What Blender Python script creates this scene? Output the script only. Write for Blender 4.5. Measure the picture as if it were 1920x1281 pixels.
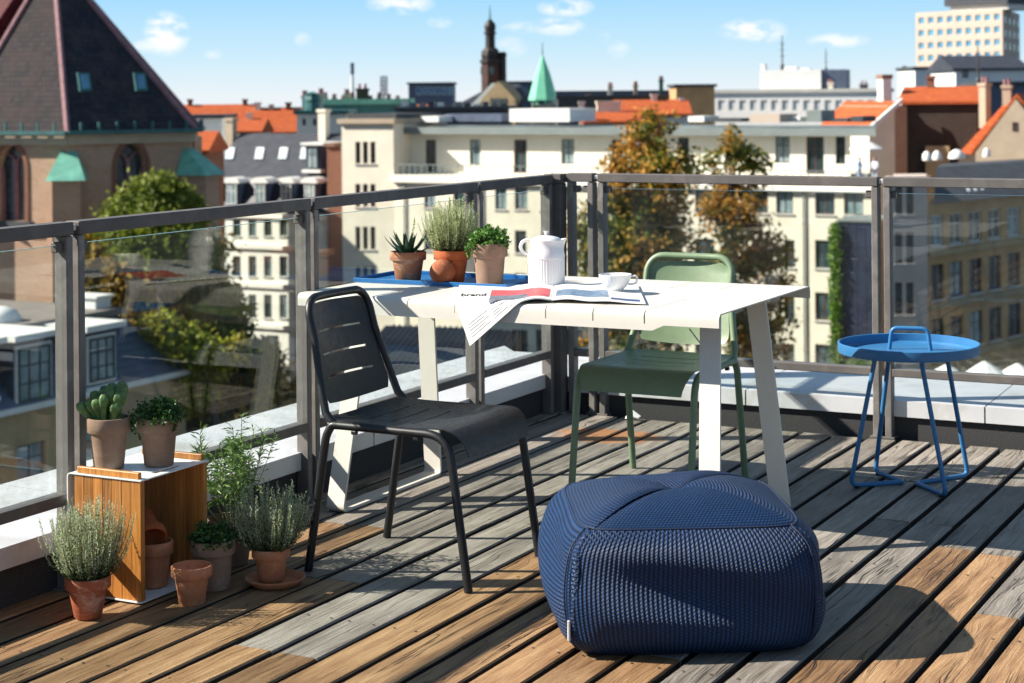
import bpy, math, random
from mathutils import Vector, Matrix
random.seed(7)
R = math.radians
for o in list(bpy.data.objects):
    bpy.data.objects.remove(o)
scene = bpy.context.scene
COL = scene.collection

# ------------------------------------------------------------------ camera
# world: origin at the inside corner of the terrace railing, deck top at z = 0,
# x runs along the back railing, y along the side railing (away from the viewer)
CAM = Vector((3.475, -7.130, 1.40))
YAW, ROLL, FPX = R(27.406), R(0.5), 3360.5
cam_data = bpy.data.cameras.new('camera')
cam = bpy.data.objects.new('camera', cam_data)
COL.objects.link(cam)
cam.location = CAM
cam.rotation_euler = (math.pi / 2, ROLL, YAW)
cam_data.sensor_width = 36.0
cam_data.lens = FPX / 1920 * 36
cam_data.shift_y = -(640.5 - 179.4) / 1920
cam_data.clip_start = 0.05
cam_data.clip_end = 6000
cam_data.dof.use_dof = True
cam_data.dof.focus_distance = 5.4
cam_data.dof.aperture_fstop = 5.6
scene.camera = cam
scene.render.resolution_x = 1024
scene.render.resolution_y = 683

# ------------------------------------------------------------------ light
SUN_EL = R(35)
CX = Vector((math.cos(YAW), math.sin(YAW), 0))      # to the right of the view
CY = Vector((-math.sin(YAW), math.cos(YAW), 0))     # along the view
to_sun = (-CX * math.cos(SUN_EL) + Vector((0, 0, math.sin(SUN_EL)))).normalized()
sun_data = bpy.data.lights.new('sun', 'SUN')
sun_data.energy = 5.0
sun_data.angle = R(0.5)
sun_data.color = (1.0, 0.93, 0.82)
sun = bpy.data.objects.new('sun', sun_data)
COL.objects.link(sun)
sun.location = (0, 0, 30)
sun.rotation_euler = to_sun.to_track_quat('Z', 'Y').to_euler()

world = bpy.data.worlds.new('World')
scene.world = world
world.use_nodes = True
scene.view_settings.view_transform = 'Standard'
scene.view_settings.look = 'None'
scene.view_settings.exposure = 1.1
scene.view_settings.gamma = 1.0
scene.cycles.max_bounces = 7
scene.cycles.diffuse_bounces = 3
scene.cycles.glossy_bounces = 3
scene.cycles.transparent_max_bounces = 10
scene.cycles.adaptive_threshold = 0.02
scene.cycles.caustics_reflective = False
scene.cycles.caustics_refractive = False

class NT:
    """small wrapper for building node trees"""
    def __init__(s, tree):
        s.t = tree
    def n(s, typ, ins=None, **props):
        nd = s.t.nodes.new(typ)
        for k, v in props.items():
            setattr(nd, k, v)
        for k, v in (ins or {}).items():
            sock = nd.inputs[k]
            if hasattr(v, 'is_linked') or isinstance(v, bpy.types.NodeSocket):
                s.t.links.new(v, sock)
            else:
                sock.default_value = v
        return nd
    def math(s, op, a, b=None, c=None, clamp=False):
        ins = {0: a}
        if b is not None: ins[1] = b
        if c is not None: ins[2] = c
        return s.n('ShaderNodeMath', ins, operation=op, use_clamp=clamp).outputs[0]
    def vmul(s, v, m):
        return s.n('ShaderNodeVectorMath', {0: v, 1: m}, operation='MULTIPLY').outputs[0]
    def vadd(s, v, m):
        return s.n('ShaderNodeVectorMath', {0: v, 1: m}, operation='ADD').outputs[0]
    def noise(s, v, scale, detail=4, rough=.55, dist=0):
        return s.n('ShaderNodeTexNoise', {'Vector': v, 'Scale': scale, 'Detail': detail,
                                          'Roughness': rough, 'Distortion': dist}).outputs[0]
    def ramp(s, f, stops, interp='LINEAR'):
        nd = s.n('ShaderNodeValToRGB', {0: f})
        cr = nd.color_ramp
        cr.interpolation = interp
        while len(cr.elements) < len(stops):
            cr.elements.new(.5)
        for e, (p, c) in zip(cr.elements, stops):
            e.position = p
            e.color = (c[0], c[1], c[2], 1) if not isinstance(c, (int, float)) else (c, c, c, 1)
        return nd.outputs[0]
    def mix(s, f, a, b, blend='MIX'):
        nd = s.n('ShaderNodeMix', None, data_type='RGBA', blend_type=blend)
        for k, v in ((0, f), (6, a), (7, b)):
            if isinstance(v, bpy.types.NodeSocket):
                s.t.links.new(v, nd.inputs[k])
            elif k == 0:
                nd.inputs[k].default_value = v
            else:
                nd.inputs[k].default_value = (v[0], v[1], v[2], 1)
        return nd.outputs[2]
    def maprange(s, v, a, b, c=0., d=1., smooth=False):
        return s.n('ShaderNodeMapRange', {0: v, 1: a, 2: b, 3: c, 4: d}, clamp=True,
                   interpolation_type='SMOOTHSTEP' if smooth else 'LINEAR').outputs[0]

# sky: physical sky, a clear blue air tint and fair-weather clouds low over the horizon
wt = world.node_tree
for nd in list(wt.nodes):
    wt.nodes.remove(nd)
W = NT(wt)
sky = W.n('ShaderNodeTexSky', sky_type='NISHITA', sun_disc=False)
sky.sun_elevation = SUN_EL
sky.sun_rotation = math.atan2(to_sun.x, to_sun.y)
sky.air_density = 1.0
sky.dust_density = 0.2
sky.ozone_density = 2.5
wdir = W.n('ShaderNodeTexCoord').outputs['Generated']
# azimuth (radians right of the view axis) and elevation of a sky direction
wr = W.n('ShaderNodeVectorMath', {0: wdir, 1: tuple(CX)}, operation='DOT_PRODUCT').outputs['Value']
wf = W.n('ShaderNodeVectorMath', {0: wdir, 1: tuple(CY)}, operation='DOT_PRODUCT').outputs['Value']
wz = W.n('ShaderNodeSeparateXYZ', {0: wdir}).outputs[2]
az = W.math('ARCTAN2', wr, wf)
el = W.math('ARCSINE', wz)
blue = W.ramp(W.maprange(el, 0.0, 0.45), [(0, (8.3, 9.1, 9.8)), (.055, (5.6, 8.2, 10.0)), (.13, (3.2, 6.8, 10.0)), (.40, (2.3, 4.0, 6.2)), (1, (1.6, 2.5, 3.8))])
base_sky = W.mix(.85, sky.outputs[0], blue)
polar = W.n('ShaderNodeCombineXYZ', {0: az, 1: el, 2: 0.}).outputs[0]
cn = W.noise(W.vmul(polar, (1., 2.2, 1.)), 55, 6, .6)
cn2 = W.noise(W.vmul(polar, (1., 2.6, 1.)), 16, 4, .55)
mask = None
for (u, v, ru, rv, k) in ((312, 66, 42, 40, 1.0), (285, 88, 60, 14, .55), (752, 8, 62, 20, .8), (1062, 14, 52, 18, .9),
                          (1048, 50, 48, 18, .7), (1412, 60, 62, 24, .85), (1572, 78, 55, 14, .7), (826, 42, 24, 12, .45),
                          (568, 75, 16, 14, .35), (1160, 92, 22, 16, .35), (958, 88, 34, 20, .35), (400, 103, 18, 10, .35),
                          (980, 52, 40, 12, .4), (1130, 70, 16, 10, .35)):
    a0, e0 = math.atan((u - 960) / FPX), math.atan((179.4 + .0087 * (960 - u) - v) / FPX)
    dx = W.math('DIVIDE', W.math('SUBTRACT', az, a0), ru / FPX)
    dy = W.math('DIVIDE', W.math('SUBTRACT', el, e0), rv / FPX)
    d2 = W.math('ADD', W.math('MULTIPLY', dx, dx), W.math('MULTIPLY', dy, dy))
    m = W.math('MULTIPLY', W.math('SUBTRACT', 1.25, d2), k)
    m = W.math('MAXIMUM', m, 0)
    mask = m if mask is None else W.math('MAXIMUM', mask, m)
# the same kind of small clouds elsewhere in the sky
far_band = W.math('MULTIPLY', W.maprange(el, .06, .12), W.maprange(cn2, .58, .75))
mask = W.math('MAXIMUM', mask, W.math('MULTIPLY', far_band, .8))
cl = W.math('MULTIPLY', mask, W.maprange(cn, .38, .58, 0, 1, True), clamp=True)
cloudy = W.mix(W.math('MULTIPLY', cl, .92), base_sky, (10.3, 10.2, 10.2))
bg = W.n('ShaderNodeBackground', {'Color': cloudy, 'Strength': 0.05})
wo = W.n('ShaderNodeOutputWorld', {'Surface': bg.outputs[0]})

# ------------------------------------------------------------------ helpers
def ray(u, v):
    """direction (right, forward=1, up) of a point of the view, 1920-wide units"""
    xc, zc = (u - 960) / FPX, -(v - 179.4) / FPX
    c, s = math.cos(ROLL), math.sin(ROLL)
    return c * xc + s * zc, -s * xc + c * zc
def far(u, v, D):
    """world point seen in direction (u, v) at D metres along the view"""
    X, Z = ray(u, v)
    return CAM + CX * (X * D) + CY * D + Vector((0, 0, Z * D))

class MB:
    """collects geometry for ONE mesh object"""
    def __init__(s):
        s.v, s.f = [], []
    def add(s, vs, fs):
        b = len(s.v)
        s.v += [tuple(p) for p in vs]
        s.f += [tuple(i + b for i in f) for f in fs]
        return s
    def box(s, x0, x1, y0, y1, z0, z1):
        return s.add([(x0, y0, z0), (x1, y0, z0), (x1, y1, z0), (x0, y1, z0), (x0, y0, z1), (x1, y0, z1), (x1, y1, z1), (x0, y1, z1)],
                     [(3, 2, 1, 0), (4, 5, 6, 7), (0, 1, 5, 4), (1, 2, 6, 5), (2, 3, 7, 6), (3, 0, 4, 7)])
    def bbox(s, x0, x1, y0, y1, z0, z1, b=.004):
        """box with chamfered vertical edges and top/bottom edges"""
        def ring(i, z):
            return [(x0 + b + i, y0 + i, z), (x1 - b - i, y0 + i, z), (x1 - i, y0 + b + i, z), (x1 - i, y1 - b - i, z),
                    (x1 - b - i, y1 - i, z), (x0 + b + i, y1 - i, z), (x0 + i, y1 - b - i, z), (x0 + i, y0 + b + i, z)]
        rs = ring(b * .8, z0) + ring(0, z0 + b) + ring(0, z1 - b) + ring(b * .8, z1)
        fs = [tuple(range(7, -1, -1)), tuple(range(24, 32))]
        for k in range(3):
            for i in range(8):
                j = (i + 1) % 8
                fs.append((k * 8 + i, k * 8 + j, k * 8 + 8 + j, k * 8 + 8 + i))
        return s.add(rs, fs)
    def quad(s, a, b, c, d):
        return s.add([a, b, c, d], [(0, 1, 2, 3)])
    def prism(s, poly, z0, z1):
        n = len(poly)
        return s.add([(x, y, z0) for x, y in poly] + [(x, y, z1) for x, y in poly],
                     [tuple(range(n - 1, -1, -1)), tuple(range(n, 2 * n))] + [(i, (i + 1) % n, n + (i + 1) % n, n + i) for i in range(n)])
    def prism_y(s, poly, y0, y1):
        """polygon in (x, z), extruded along y"""
        n = len(poly)
        return s.add([(x, y0, z) for x, z in poly] + [(x, y1, z) for x, z in poly],
                     [tuple(range(n)), tuple(range(2 * n - 1, n - 1, -1))] + [((i + 1) % n, i, n + i, n + (i + 1) % n) for i in range(n)])
    def tube(s, pts, r, n=10, closed=False, caps=True):
        pts = [Vector(p) for p in pts]
        N = len(pts)
        rr = r if isinstance(r, (list, tuple)) else [r] * N
        tg = []
        for i in range(N):
            a = pts[(i - 1) % N] if (closed or i > 0) else pts[i]
            b = pts[(i + 1) % N] if (closed or i < N - 1) else pts[i]
            t = b - a
            tg.append(t.normalized() if t.length > 1e-9 else Vector((0, 0, 1)))
        t0 = tg[0]
        ref = Vector((0, 0, 1)) if abs(t0.z) < .9 else Vector((1, 0, 0))
        u = (ref - t0 * ref.dot(t0)).normalized()
        vs = []
        for i in range(N):
            t = tg[i]
            u = (u - t * u.dot(t))
            u = u.normalized() if u.length > 1e-6 else t.orthogonal().normalized()
            w = t.cross(u)
            for k in range(n):
                a = 2 * math.pi * k / n
                vs.append(pts[i] + (u * math.cos(a) + w * math.sin(a)) * rr[i])
        fs = []
        for i in range(N if closed else N - 1):
            j = (i + 1) % N
            for k in range(n):
                l = (k + 1) % n
                fs.append((i * n + k, i * n + l, j * n + l, j * n + k))
        if caps and not closed:
            fs.append(tuple(range(n - 1, -1, -1)))
            fs.append(tuple(range((N - 1) * n, N * n)))
        return s.add(vs, fs)
    def lathe(s, prof, n=32, c=(0, 0, 0), cap0=True, cap1=True, rfun=None):
        vs, fs = [], []
        for r, z in prof:
            for k in range(n):
                a = 2 * math.pi * k / n
                q = r * (rfun(a, z) if rfun else 1)
                vs.append((c[0] + q * math.cos(a), c[1] + q * math.sin(a), c[2] + z))
        for i in range(len(prof) - 1):
            for k in range(n):
                l = (k + 1) % n
                fs.append((i * n + k, i * n + l, (i + 1) * n + l, (i + 1) * n + k))
        if cap0: fs.append(tuple(range(n - 1, -1, -1)))
        if cap1: fs.append(tuple(range((len(prof) - 1) * n, len(prof) * n)))
        return s.add(vs, fs)
    def sheet(s, fn, us, vs_, holes=(), t=.003):
        """plate of thickness t following fn(u, v) -> point, with rectangular holes (u0,u1,v0,v1)"""
        us, vs_ = list(us), list(vs_)
        for h in holes:
            us += [h[0], h[1]]; vs_ += [h[2], h[3]]
        def uniq(l):
            l = sorted(l); o = [l[0]]
            for q in l[1:]:
                if q - o[-1] > 1e-5: o.append(q)
            return o
        us, vs_ = uniq(us), uniq(vs_)
        nu, nv = len(us), len(vs_)
        P = [[Vector(fn(u, v)) for v in vs_] for u in us]
        top, bot = [], []
        for i in range(nu):
            for j in range(nv):
                a = P[min(i + 1, nu - 1)][j] - P[max(i - 1, 0)][j]
                b = P[i][min(j + 1, nv - 1)] - P[i][max(j - 1, 0)]
                nrm = a.cross(b)
                nrm = nrm.normalized() if nrm.length > 1e-12 else Vector((0, 0, 1))
                top.append(P[i][j] + nrm * t / 2); bot.append(P[i][j] - nrm * t / 2)
        def solid(i, j):
            if i < 0 or j < 0 or i >= nu - 1 or j >= nv - 1: return False
            cu, cv = (us[i] + us[i + 1]) / 2, (vs_[j] + vs_[j + 1]) / 2
            return not any(h[0] < cu < h[1] and h[2] < cv < h[3] for h in holes)
        M = nu * nv
        idx = lambda i, j: i * nv + j
        fs = []
        for i in range(nu - 1):
            for j in range(nv - 1):
                if not solid(i, j): continue
                a, b, c, d = idx(i, j), idx(i + 1, j), idx(i + 1, j + 1), idx(i, j + 1)
                fs.append((a, b, c, d)); fs.append((M + d, M + c, M + b, M + a))
                for (p, q, ok) in ((a, b, solid(i, j - 1)), (b, c, solid(i + 1, j)), (c, d, solid(i, j + 1)), (d, a, solid(i - 1, j))):
                    if not ok: fs.append((q, p, M + p, M + q))
        return s.add(top + bot, fs)
    def build(s, name, mat=None, parent=None, smooth=False, loc=None, rot=None):
        me = bpy.data.meshes.new(name)
        me.from_pydata(s.v, [], s.f)
        if mat: me.materials.append(mat)
        if smooth:
            me.polygons.foreach_set('use_smooth', [True] * len(me.polygons))
            if smooth != 'all':
                try: me.set_sharp_from_angle(angle=R(38))
                except Exception: pass
        me.update()
        o = bpy.data.objects.new(name, me)
        COL.objects.link(o)
        if parent: o.parent = parent
        if loc: o.location = loc
        if rot: o.rotation_euler = rot
        return o

def fillet(pts, r, n=6, closed=False):
    """round the corners of a polyline"""
    pts = [Vector(p) for p in pts]
    N = len(pts); out = []
    for i in range(N):
        if not closed and i in (0, N - 1):
            out.append(pts[i]); continue
        p, a, b = pts[i], pts[i - 1], pts[(i + 1) % N]
        da, db = (a - p), (b - p)
        rr = r[i] if isinstance(r, (list, tuple)) else r
        q = min(rr, da.length * .48, db.length * .48)
        A, B = p + da.normalized() * q, p + db.normalized() * q
        for k in range(n + 1):
            t = k / n
            out.append(A * (1 - t) ** 2 + p * 2 * t * (1 - t) + B * t * t)
    return out
def lin(a, b, n):
    return [a + (b - a) * i / n for i in range(n + 1)]

def tag(o, label=None, cat=None, group=None, kind=None):
    if label: o['label'] = label
    if cat: o['category'] = cat
    if group: o['group'] = group
    if kind: o['kind'] = kind
    return o
def thing(name, label, cat, loc=(0, 0, 0), rz=0, group=None):
    o = bpy.data.objects.new(name, None)
    o.empty_display_size = .1
    COL.objects.link(o)
    o.location = loc
    o.rotation_euler = (0, 0, rz)
    return tag(o, label, cat, group)
KIDS = {}
def copy_tree(o, loc, rz, label):
    """a copy of a thing with its parts and sub-parts"""
    def rec(src, par):
        c = src.copy(); COL.objects.link(c); c.parent = par
        for ch in list(src.children): rec(ch, c)
        return c
    kids = list(o.children)
    c = o.copy(); COL.objects.link(c)
    for ch in kids: rec(ch, c)
    c.location = loc; c.rotation_euler = (0, 0, rz); c['label'] = label
    return c

# ------------------------------------------------------------------ materials
def new_mat(name):
    m = bpy.data.materials.new(name)
    m.use_nodes = True
    t = m.node_tree
    bs = t.nodes['Principled BSDF']
    return m, NT(t), bs
def P(name, col, rough=.6, metal=0., var=.12, scale=6., bump=0., bscale=None, spec=.5, space='Object', detail=5, dirt=None, dirt_amt=.3, dirt_scale=2.5, coat=0.):
    """painted / mineral surface: base colour with uneven tone, optional grime and relief"""
    m, N, bs = new_mat(name)
    if space == 'World':
        co = N.n('ShaderNodeNewGeometry').outputs['Position']
    else:
        co = N.n('ShaderNodeTexCoord').outputs['Object']
    f = N.noise(co, scale, detail, .6)
    a = tuple(c * (1 - var) for c in col); b = tuple(min(1, c * (1 + var)) for c in col)
    c = N.ramp(f, [(.3, a), (.7, b)])
    if dirt:
        g = N.maprange(N.noise(co, dirt_scale, 6, .65, .4), .5, .72)
        c = N.mix(N.math('MULTIPLY', g, dirt_amt), c, dirt)
    N.t.links.new(c, bs.inputs['Base Color'])
    bs.inputs['Metallic'].default_value = metal
    bs.inputs['Specular IOR Level'].default_value = spec
    bs.inputs['Coat Weight'].default_value = coat
    rr = N.maprange(N.noise(co, scale * 2.3, 3, .6), .3, .7, max(.03, rough - .08), min(1, rough + .08))
    N.t.links.new(rr, bs.inputs['Roughness'])
    if bump:
        h = N.noise(co, bscale or scale * 6, 5, .65)
        bp = N.n('ShaderNodeBump', {'Height': h, 'Strength': bump, 'Distance': .02 if (bscale or scale) < 40 else .004})
        N.t.links.new(bp.outputs[0], bs.inputs['Normal'])
    return m

def wood_deck(name, dark, mid, light, crack=.75):
    m, N, bs = new_mat(name)
    pos = N.n('ShaderNodeNewGeometry').outputs['Position']
    rnd = N.n('ShaderNodeObjectInfo').outputs['Random']
    off = N.n('ShaderNodeCombineXYZ', {0: N.math('MULTIPLY', rnd, 37.), 1: N.math('MULTIPLY', rnd, 91.), 2: rnd}).outputs[0]
    p = N.vadd(pos, off)
    # knots bend the grain around them
    kv = N.n('ShaderNodeTexVoronoi', {'Vector': N.vmul(p, (5.5, 1.7, .0)), 'Scale': 1., 'Randomness': 1.}, feature='F1')
    kd = kv.outputs['Distance']
    knot = N.maprange(kd, .0, .22, 1., 0., True)
    warp = N.noise(N.vmul(p, (3., 1.2, 1.)), 2.2, 3, .5)
    wx = N.n('ShaderNodeCombineXYZ', {0: N.math('ADD', N.math('MULTIPLY', warp, .05), N.math('MULTIPLY', knot, .035)), 1: 0., 2: 0.}).outputs[0]
    q = N.vadd(p, wx)
    g1 = N.noise(N.vmul(q, (48., 2.4, 1.)), 1., 6, .66)
    g2 = N.noise(N.vmul(q, (230., 9., 1.)), 1., 4, .6)
    g3 = N.noise(N.vmul(p, (9., 3., 1.)), 1., 4, .6)
    tone = N.math('ADD', N.math('MULTIPLY', g1, .6), N.math('ADD', N.math('MULTIPLY', g2, .35), N.math('MULTIPLY', g3, .35)))
    c = N.ramp(tone, [(.40, dark), (.62, mid), (.86, light)])
    hue = N.math('ADD', N.math('MULTIPLY', rnd, .5), .75)
    c = N.mix(1., c, N.n('ShaderNodeCombineColor', {0: hue, 1: hue, 2: hue}).outputs[0], 'MULTIPLY')
    # long drying cracks and dark knot hearts
    cr = N.noise(N.vmul(q, (20., .7, 1.)), 1., 4, .55)
    line = N.math('SUBTRACT', 1., N.maprange(N.math('ABSOLUTE', N.math('SUBTRACT', cr, .5)), 0., .02))
    gate = N.maprange(N.noise(N.vmul(p, (5., 1.4, 1.)), 1., 2, .5), .46, .6)
    ck = N.math('MULTIPLY', line, gate)
    heart = N.maprange(kd, .05, .1, 1., 0.)
    ring = N.math('MULTIPLY', knot, N.maprange(N.math('SINE', N.math('MULTIPLY', kd, 120.)), .1, 1.))
    c = N.mix(N.math('MULTIPLY', ck, crack), c, tuple(k * .22 for k in dark))
    c = N.mix(N.math('MULTIPLY', N.math('MAXIMUM', heart, N.math('MULTIPLY', ring, .5)), .7), c, tuple(k * .5 for k in dark))
    # dried mud stain left beside the corner, and pale specks
    sp = N.n('ShaderNodeSeparateXYZ', {0: pos})
    sx = N.math('DIVIDE', N.math('SUBTRACT', sp.outputs[0], .43), .24)
    sy = N.math('DIVIDE', N.math('SUBTRACT', sp.outputs[1], -.42), .16)
    sd = N.math('ADD', N.math('MULTIPLY', sx, sx), N.math('MULTIPLY', sy, sy))
    sd = N.math('ADD', sd, N.math('MULTIPLY', N.math('SUBTRACT', N.noise(pos, 14, 4), .5), 1.6))
    c = N.mix(N.maprange(sd, .55, 1.1, .75, 0.), c, (.42, .17, .055))
    spk = N.n('ShaderNodeTexVoronoi', {'Vector': pos, 'Scale': 11.}, feature='F1').outputs['Distance']
    c = N.mix(N.maprange(spk, .035, .05, .5, 0.), c, (.55, .52, .46))
    N.t.links.new(c, bs.inputs['Base Color'])
    N.t.links.new(N.maprange(g1, .3, .7, .5, .75), bs.inputs['Roughness'])
    bs.inputs['Specular IOR Level'].default_value = .3
    h = N.math('SUBTRACT', N.math('ADD', N.math('MULTIPLY', g1, .7), N.math('MULTIPLY', g2, .6)), N.math('MULTIPLY', ck, 1.5))
    bp = N.n('ShaderNodeBump', {'Height': h, 'Strength': .75, 'Distance': .006})
    N.t.links.new(bp.outputs[0], bs.inputs['Normal'])
    return m

def leaf_mat(name, stops, trans=.25, rough=.55, patch=None, patch_scale=.25):
    """leaves: tone differs from leaf to leaf; optional patches of another colour through the plant"""
    m, N, bs = new_mat(name)
    g = N.n('ShaderNodeNewGeometry')
    c = N.ramp(g.outputs['Random Per Island'], stops)
    if patch:
        f = N.noise(g.outputs['Position'], patch_scale, 3, .55)
        f = N.math('ADD', f, N.math('MULTIPLY', N.math('SUBTRACT', g.outputs['Random Per Island'], .5), .22))
        c = N.mix(N.maprange(f, .40, .54), c, N.ramp(g.outputs['Random Per Island'], patch))
    N.t.links.new(c, bs.inputs['Base Color'])
    bs.inputs['Roughness'].default_value = rough
    bs.inputs['Specular IOR Level'].default_value = .3
    tr = N.n('ShaderNodeBsdfTranslucent', {'Color': c})
    mx = N.n('ShaderNodeMixShader', {0: trans, 1: bs.outputs[0], 2: tr.outputs[0]})
    out = N.t.nodes['Material Output']
    N.t.links.new(mx.outputs[0], out.inputs['Surface'])
    return m

def terracotta(name, col, pale, amt=.5, dark=.7):
    m, N, bs = new_mat(name)
    co = N.n('ShaderNodeTexCoord').outputs['Object']
    rnd = N.n('ShaderNodeObjectInfo').outputs['Random']
    p = N.vadd(co, N.n('ShaderNodeCombineXYZ', {0: N.math('MULTIPLY', rnd, 9.), 1: rnd, 2: N.math('MULTIPLY', rnd, 5.)}).outputs[0])
    f = N.noise(p, 22, 6, .65, .3)
    c = N.ramp(f, [(.3, tuple(k * dark for k in col)), (.65, col)])
    g = N.maprange(N.noise(N.vmul(p, (1., 1., 1.6)), 13, 6, .7, .6), .5, .68)
    c = N.mix(N.math('MULTIPLY', g, amt), c, pale)
    st = N.maprange(N.noise(N.vmul(p, (60., 60., 6.)), 1., 4, .6), .55, .75)
    c = N.mix(N.math('MULTIPLY', st, .25), c, tuple(k * .45 for k in col))
    N.t.links.new(c, bs.inputs['Base Color'])
    bs.inputs['Roughness'].default_value = .82
    bs.inputs['Specular IOR Level'].default_value = .25
    bp = N.n('ShaderNodeBump', {'Height': N.noise(N.vmul(p, (40., 40., 160.)), 1.5, 4, .7), 'Strength': .25, 'Distance': .002})
    N.t.links.new(bp.outputs[0], bs.inputs['Normal'])
    return m

def glass_mat(name, tint, smudge=.08):
    """flat pane: clear, slightly green, mirrors at a slant, faint dust"""
    m, N, bs = new_mat(name)
    t = N.t
    t.nodes.remove(bs)
    co = N.n('ShaderNodeNewGeometry').outputs['Position']
    wob = N.n('ShaderNodeBump', {'Height': N.noise(co, 2.2, 2, .5), 'Strength': .03, 'Distance': .03})
    tr = N.n('ShaderNodeBsdfTransparent', {'Color': (*tint, 1)})
    gl = N.n('ShaderNodeBsdfGlossy', {'Color': (1, 1, 1, 1), 'Roughness': 0.0, 'Normal': wob.outputs[0]})
    fc = N.n('ShaderNodeLayerWeight', {'Blend': .5}).outputs['Facing']
    k = N.math('ADD', .034, N.math('MULTIPLY', N.math('POWER', fc, 5.), .95), clamp=True)
    mx = N.n('ShaderNodeMixShader', {0: k, 1: tr.outputs[0], 2: gl.outputs[0]})
    df = N.n('ShaderNodeBsdfDiffuse', {'Color': (.5, .5, .46, 1)})
    sp = N.n('ShaderNodeTexVoronoi', {'Vector': co, 'Scale': 42.}).outputs['Distance']
    speck = N.math('MULTIPLY', N.maprange(sp, .06, .1, 1, 0), N.maprange(N.noise(co, 5., 3), .45, .7))
    z = N.n('ShaderNodeSeparateXYZ', {0: co}).outputs[2]
    grime = N.math('MULTIPLY', N.maprange(z, .26, .42, 1., 0., True), N.maprange(N.noise(N.vmul(co, (1., 1., 2.)), 30., 5, .7), .45, .7))
    d = N.math('ADD', N.math('MULTIPLY', speck, smudge * 4), N.math('ADD', N.math('MULTIPLY', grime, .16), N.math('MULTIPLY', N.maprange(N.noise(co, 3.5, 5, .65), .45, .8), smudge)), clamp=True)
    m2 = N.n('ShaderNodeMixShader', {0: d, 1: mx.outputs[0], 2: df.outputs[0]})
    t.links.new(m2.outputs[0], t.nodes['Material Output'].inputs['Surface'])
    return m

M = {}
M['plank_brown'] = wood_deck('weathered_brown_wood', (.06, .029, .013), (.245, .138, .066), (.43, .275, .145))
M['plank_grey'] = wood_deck('weathered_grey_wood', (.068, .058, .048), (.225, .198, .168), (.40, .365, .32))
M['plank_edge'] = P('gap_shade_plank_edge', (.022, .018, .015), .95, 0, .4, 40)
M['rail'] = P('dark_anodised_rail', (.115, .105, .10), .6, .0, .12, 9, spec=.25, dirt=(.24, .22, .20), dirt_amt=.4, dirt_scale=7)
M['stile'] = P('weathered_aluminium_stile', (.145, .134, .126), .55, .0, .14, 12, dirt=(.34, .32, .29), dirt_amt=.5, dirt_scale=9)
M['glass'] = glass_mat('railing_glass', (.955, .985, .972), .02)
M['glass_edge'] = P('glass_edge', (.25, .42, .38), .2, 0, .1, 10)
M['spacer'] = P('pale_joint_spacer', (.6, .58, .55), .6, 0, .2, 60)
M['coping'] = P('pale_sheet_metal', (.60, .61, .63), .45, .15, .06, 5, dirt=(.33, .29, .22), dirt_amt=.5, dirt_scale=4)
M['granite'] = P('dark_roofing_felt', (.035, .035, .036), .85, 0, .5, 160, bump=.4, bscale=220)
M['black_void'] = P('black_underlay', (.012, .012, .012), .9)
M['black_paint'] = P('black_powder_coat', (.009, .0095, .012), .45, 0, .1, 30, bump=.04, bscale=500)
M['green_paint'] = P('olive_green_powder_coat', (.165, .235, .14), .42, 0, .06, 30, bump=.04, bscale=500)
M['white_paint'] = P('warm_white_powder_coat', (.66, .63, .57), .45, 0, .03, 20, bump=.03, bscale=500)
M['blue_paint'] = P('blue_powder_coat', (.035, .165, .36), .38, 0, .05, 20, bump=.04, bscale=500)
M['tray_blue'] = P('blue_tray_coat', (.012, .13, .36), .4, 0, .06, 20)
M['porcelain'] = P('white_porcelain', (.80, .79, .79), .22, 0, .02, 6, coat=.3)
M['terracotta'] = terracotta('terracotta', (.55, .215, .105), (.72, .48, .36), .35)
M['terracotta_old'] = terracotta('mottled_old_terracotta', (.44, .12, .055), (.68, .42, .31), .75)
M['terracotta_red'] = terracotta('red_terracotta', (.50, .13, .045), (.6, .25, .13), .25)
M['taupe'] = terracotta('taupe_clay', (.29, .185, .13), (.42, .32, .25), .4, .8)
M['soil'] = P('potting_soil', (.025, .017, .011), .95, 0, .5, 80, bump=.8, bscale=120)
# ================================================================== the terrace
# ---- terrace block the deck stands on
roof = MB().box(-.62, 14, -18, .62, -.32, -.13).build('terrace_roof', M['black_void'])
tag(roof, kind='structure')
tb = MB().box(-.45, 13.8, -17.8, .45, -23, -.33).build('terrace_building', P('terrace_wall_stucco', (.42, .38, .32), .85, 0, .1, 1.5))
tag(tb, 'stuccoed building block carrying the roof terrace', 'building')

# ---- deck of single planks
deck = bpy.data.objects.new('deck', None)
COL.objects.link(deck)
tag(deck, kind='structure')
def plank_mesh(name, mat, seed):
    rnd = random.Random(seed)
    w, g, t, b = .1364, .0185, .042, .0045
    hw = (w - g) / 2
    ys = [0, .12, .3, .47, .66, .85, 1]
    vs, fs = [], []
    for y in ys:
        e0, e1, dz = rnd.uniform(-.0014, .0014), rnd.uniform(-.0014, .0014), rnd.uniform(-.0008, .0008)
        vs += [(-hw + e0, y, -t), (-hw + e0, y, -b + dz), (-hw + b + e0, y, dz), (hw - b + e1, y, dz), (hw + e1, y, -b + dz), (hw + e1, y, -t)]
    n = len(ys)
    for i in range(n - 1):
        for k in range(5):
            fs.append((i * 6 + k, i * 6 + 6 + k, i * 6 + 7 + k, i * 6 + k + 1))
    fs.append((0, 1, 2, 3, 4, 5)); fs.append(tuple((n - 1) * 6 + k for k in (5, 4, 3, 2, 1, 0)))
    me = bpy.data.meshes.new(name)
    me.from_pydata(vs, [], fs)
    me.materials.append(mat); me.materials.append(M['plank_edge'])
    for p in me.polygons:
        if abs(p.normal.x) > .9: p.material_index = 1            # sides coloured black to paint in the shade of the gaps
    return me
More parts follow.
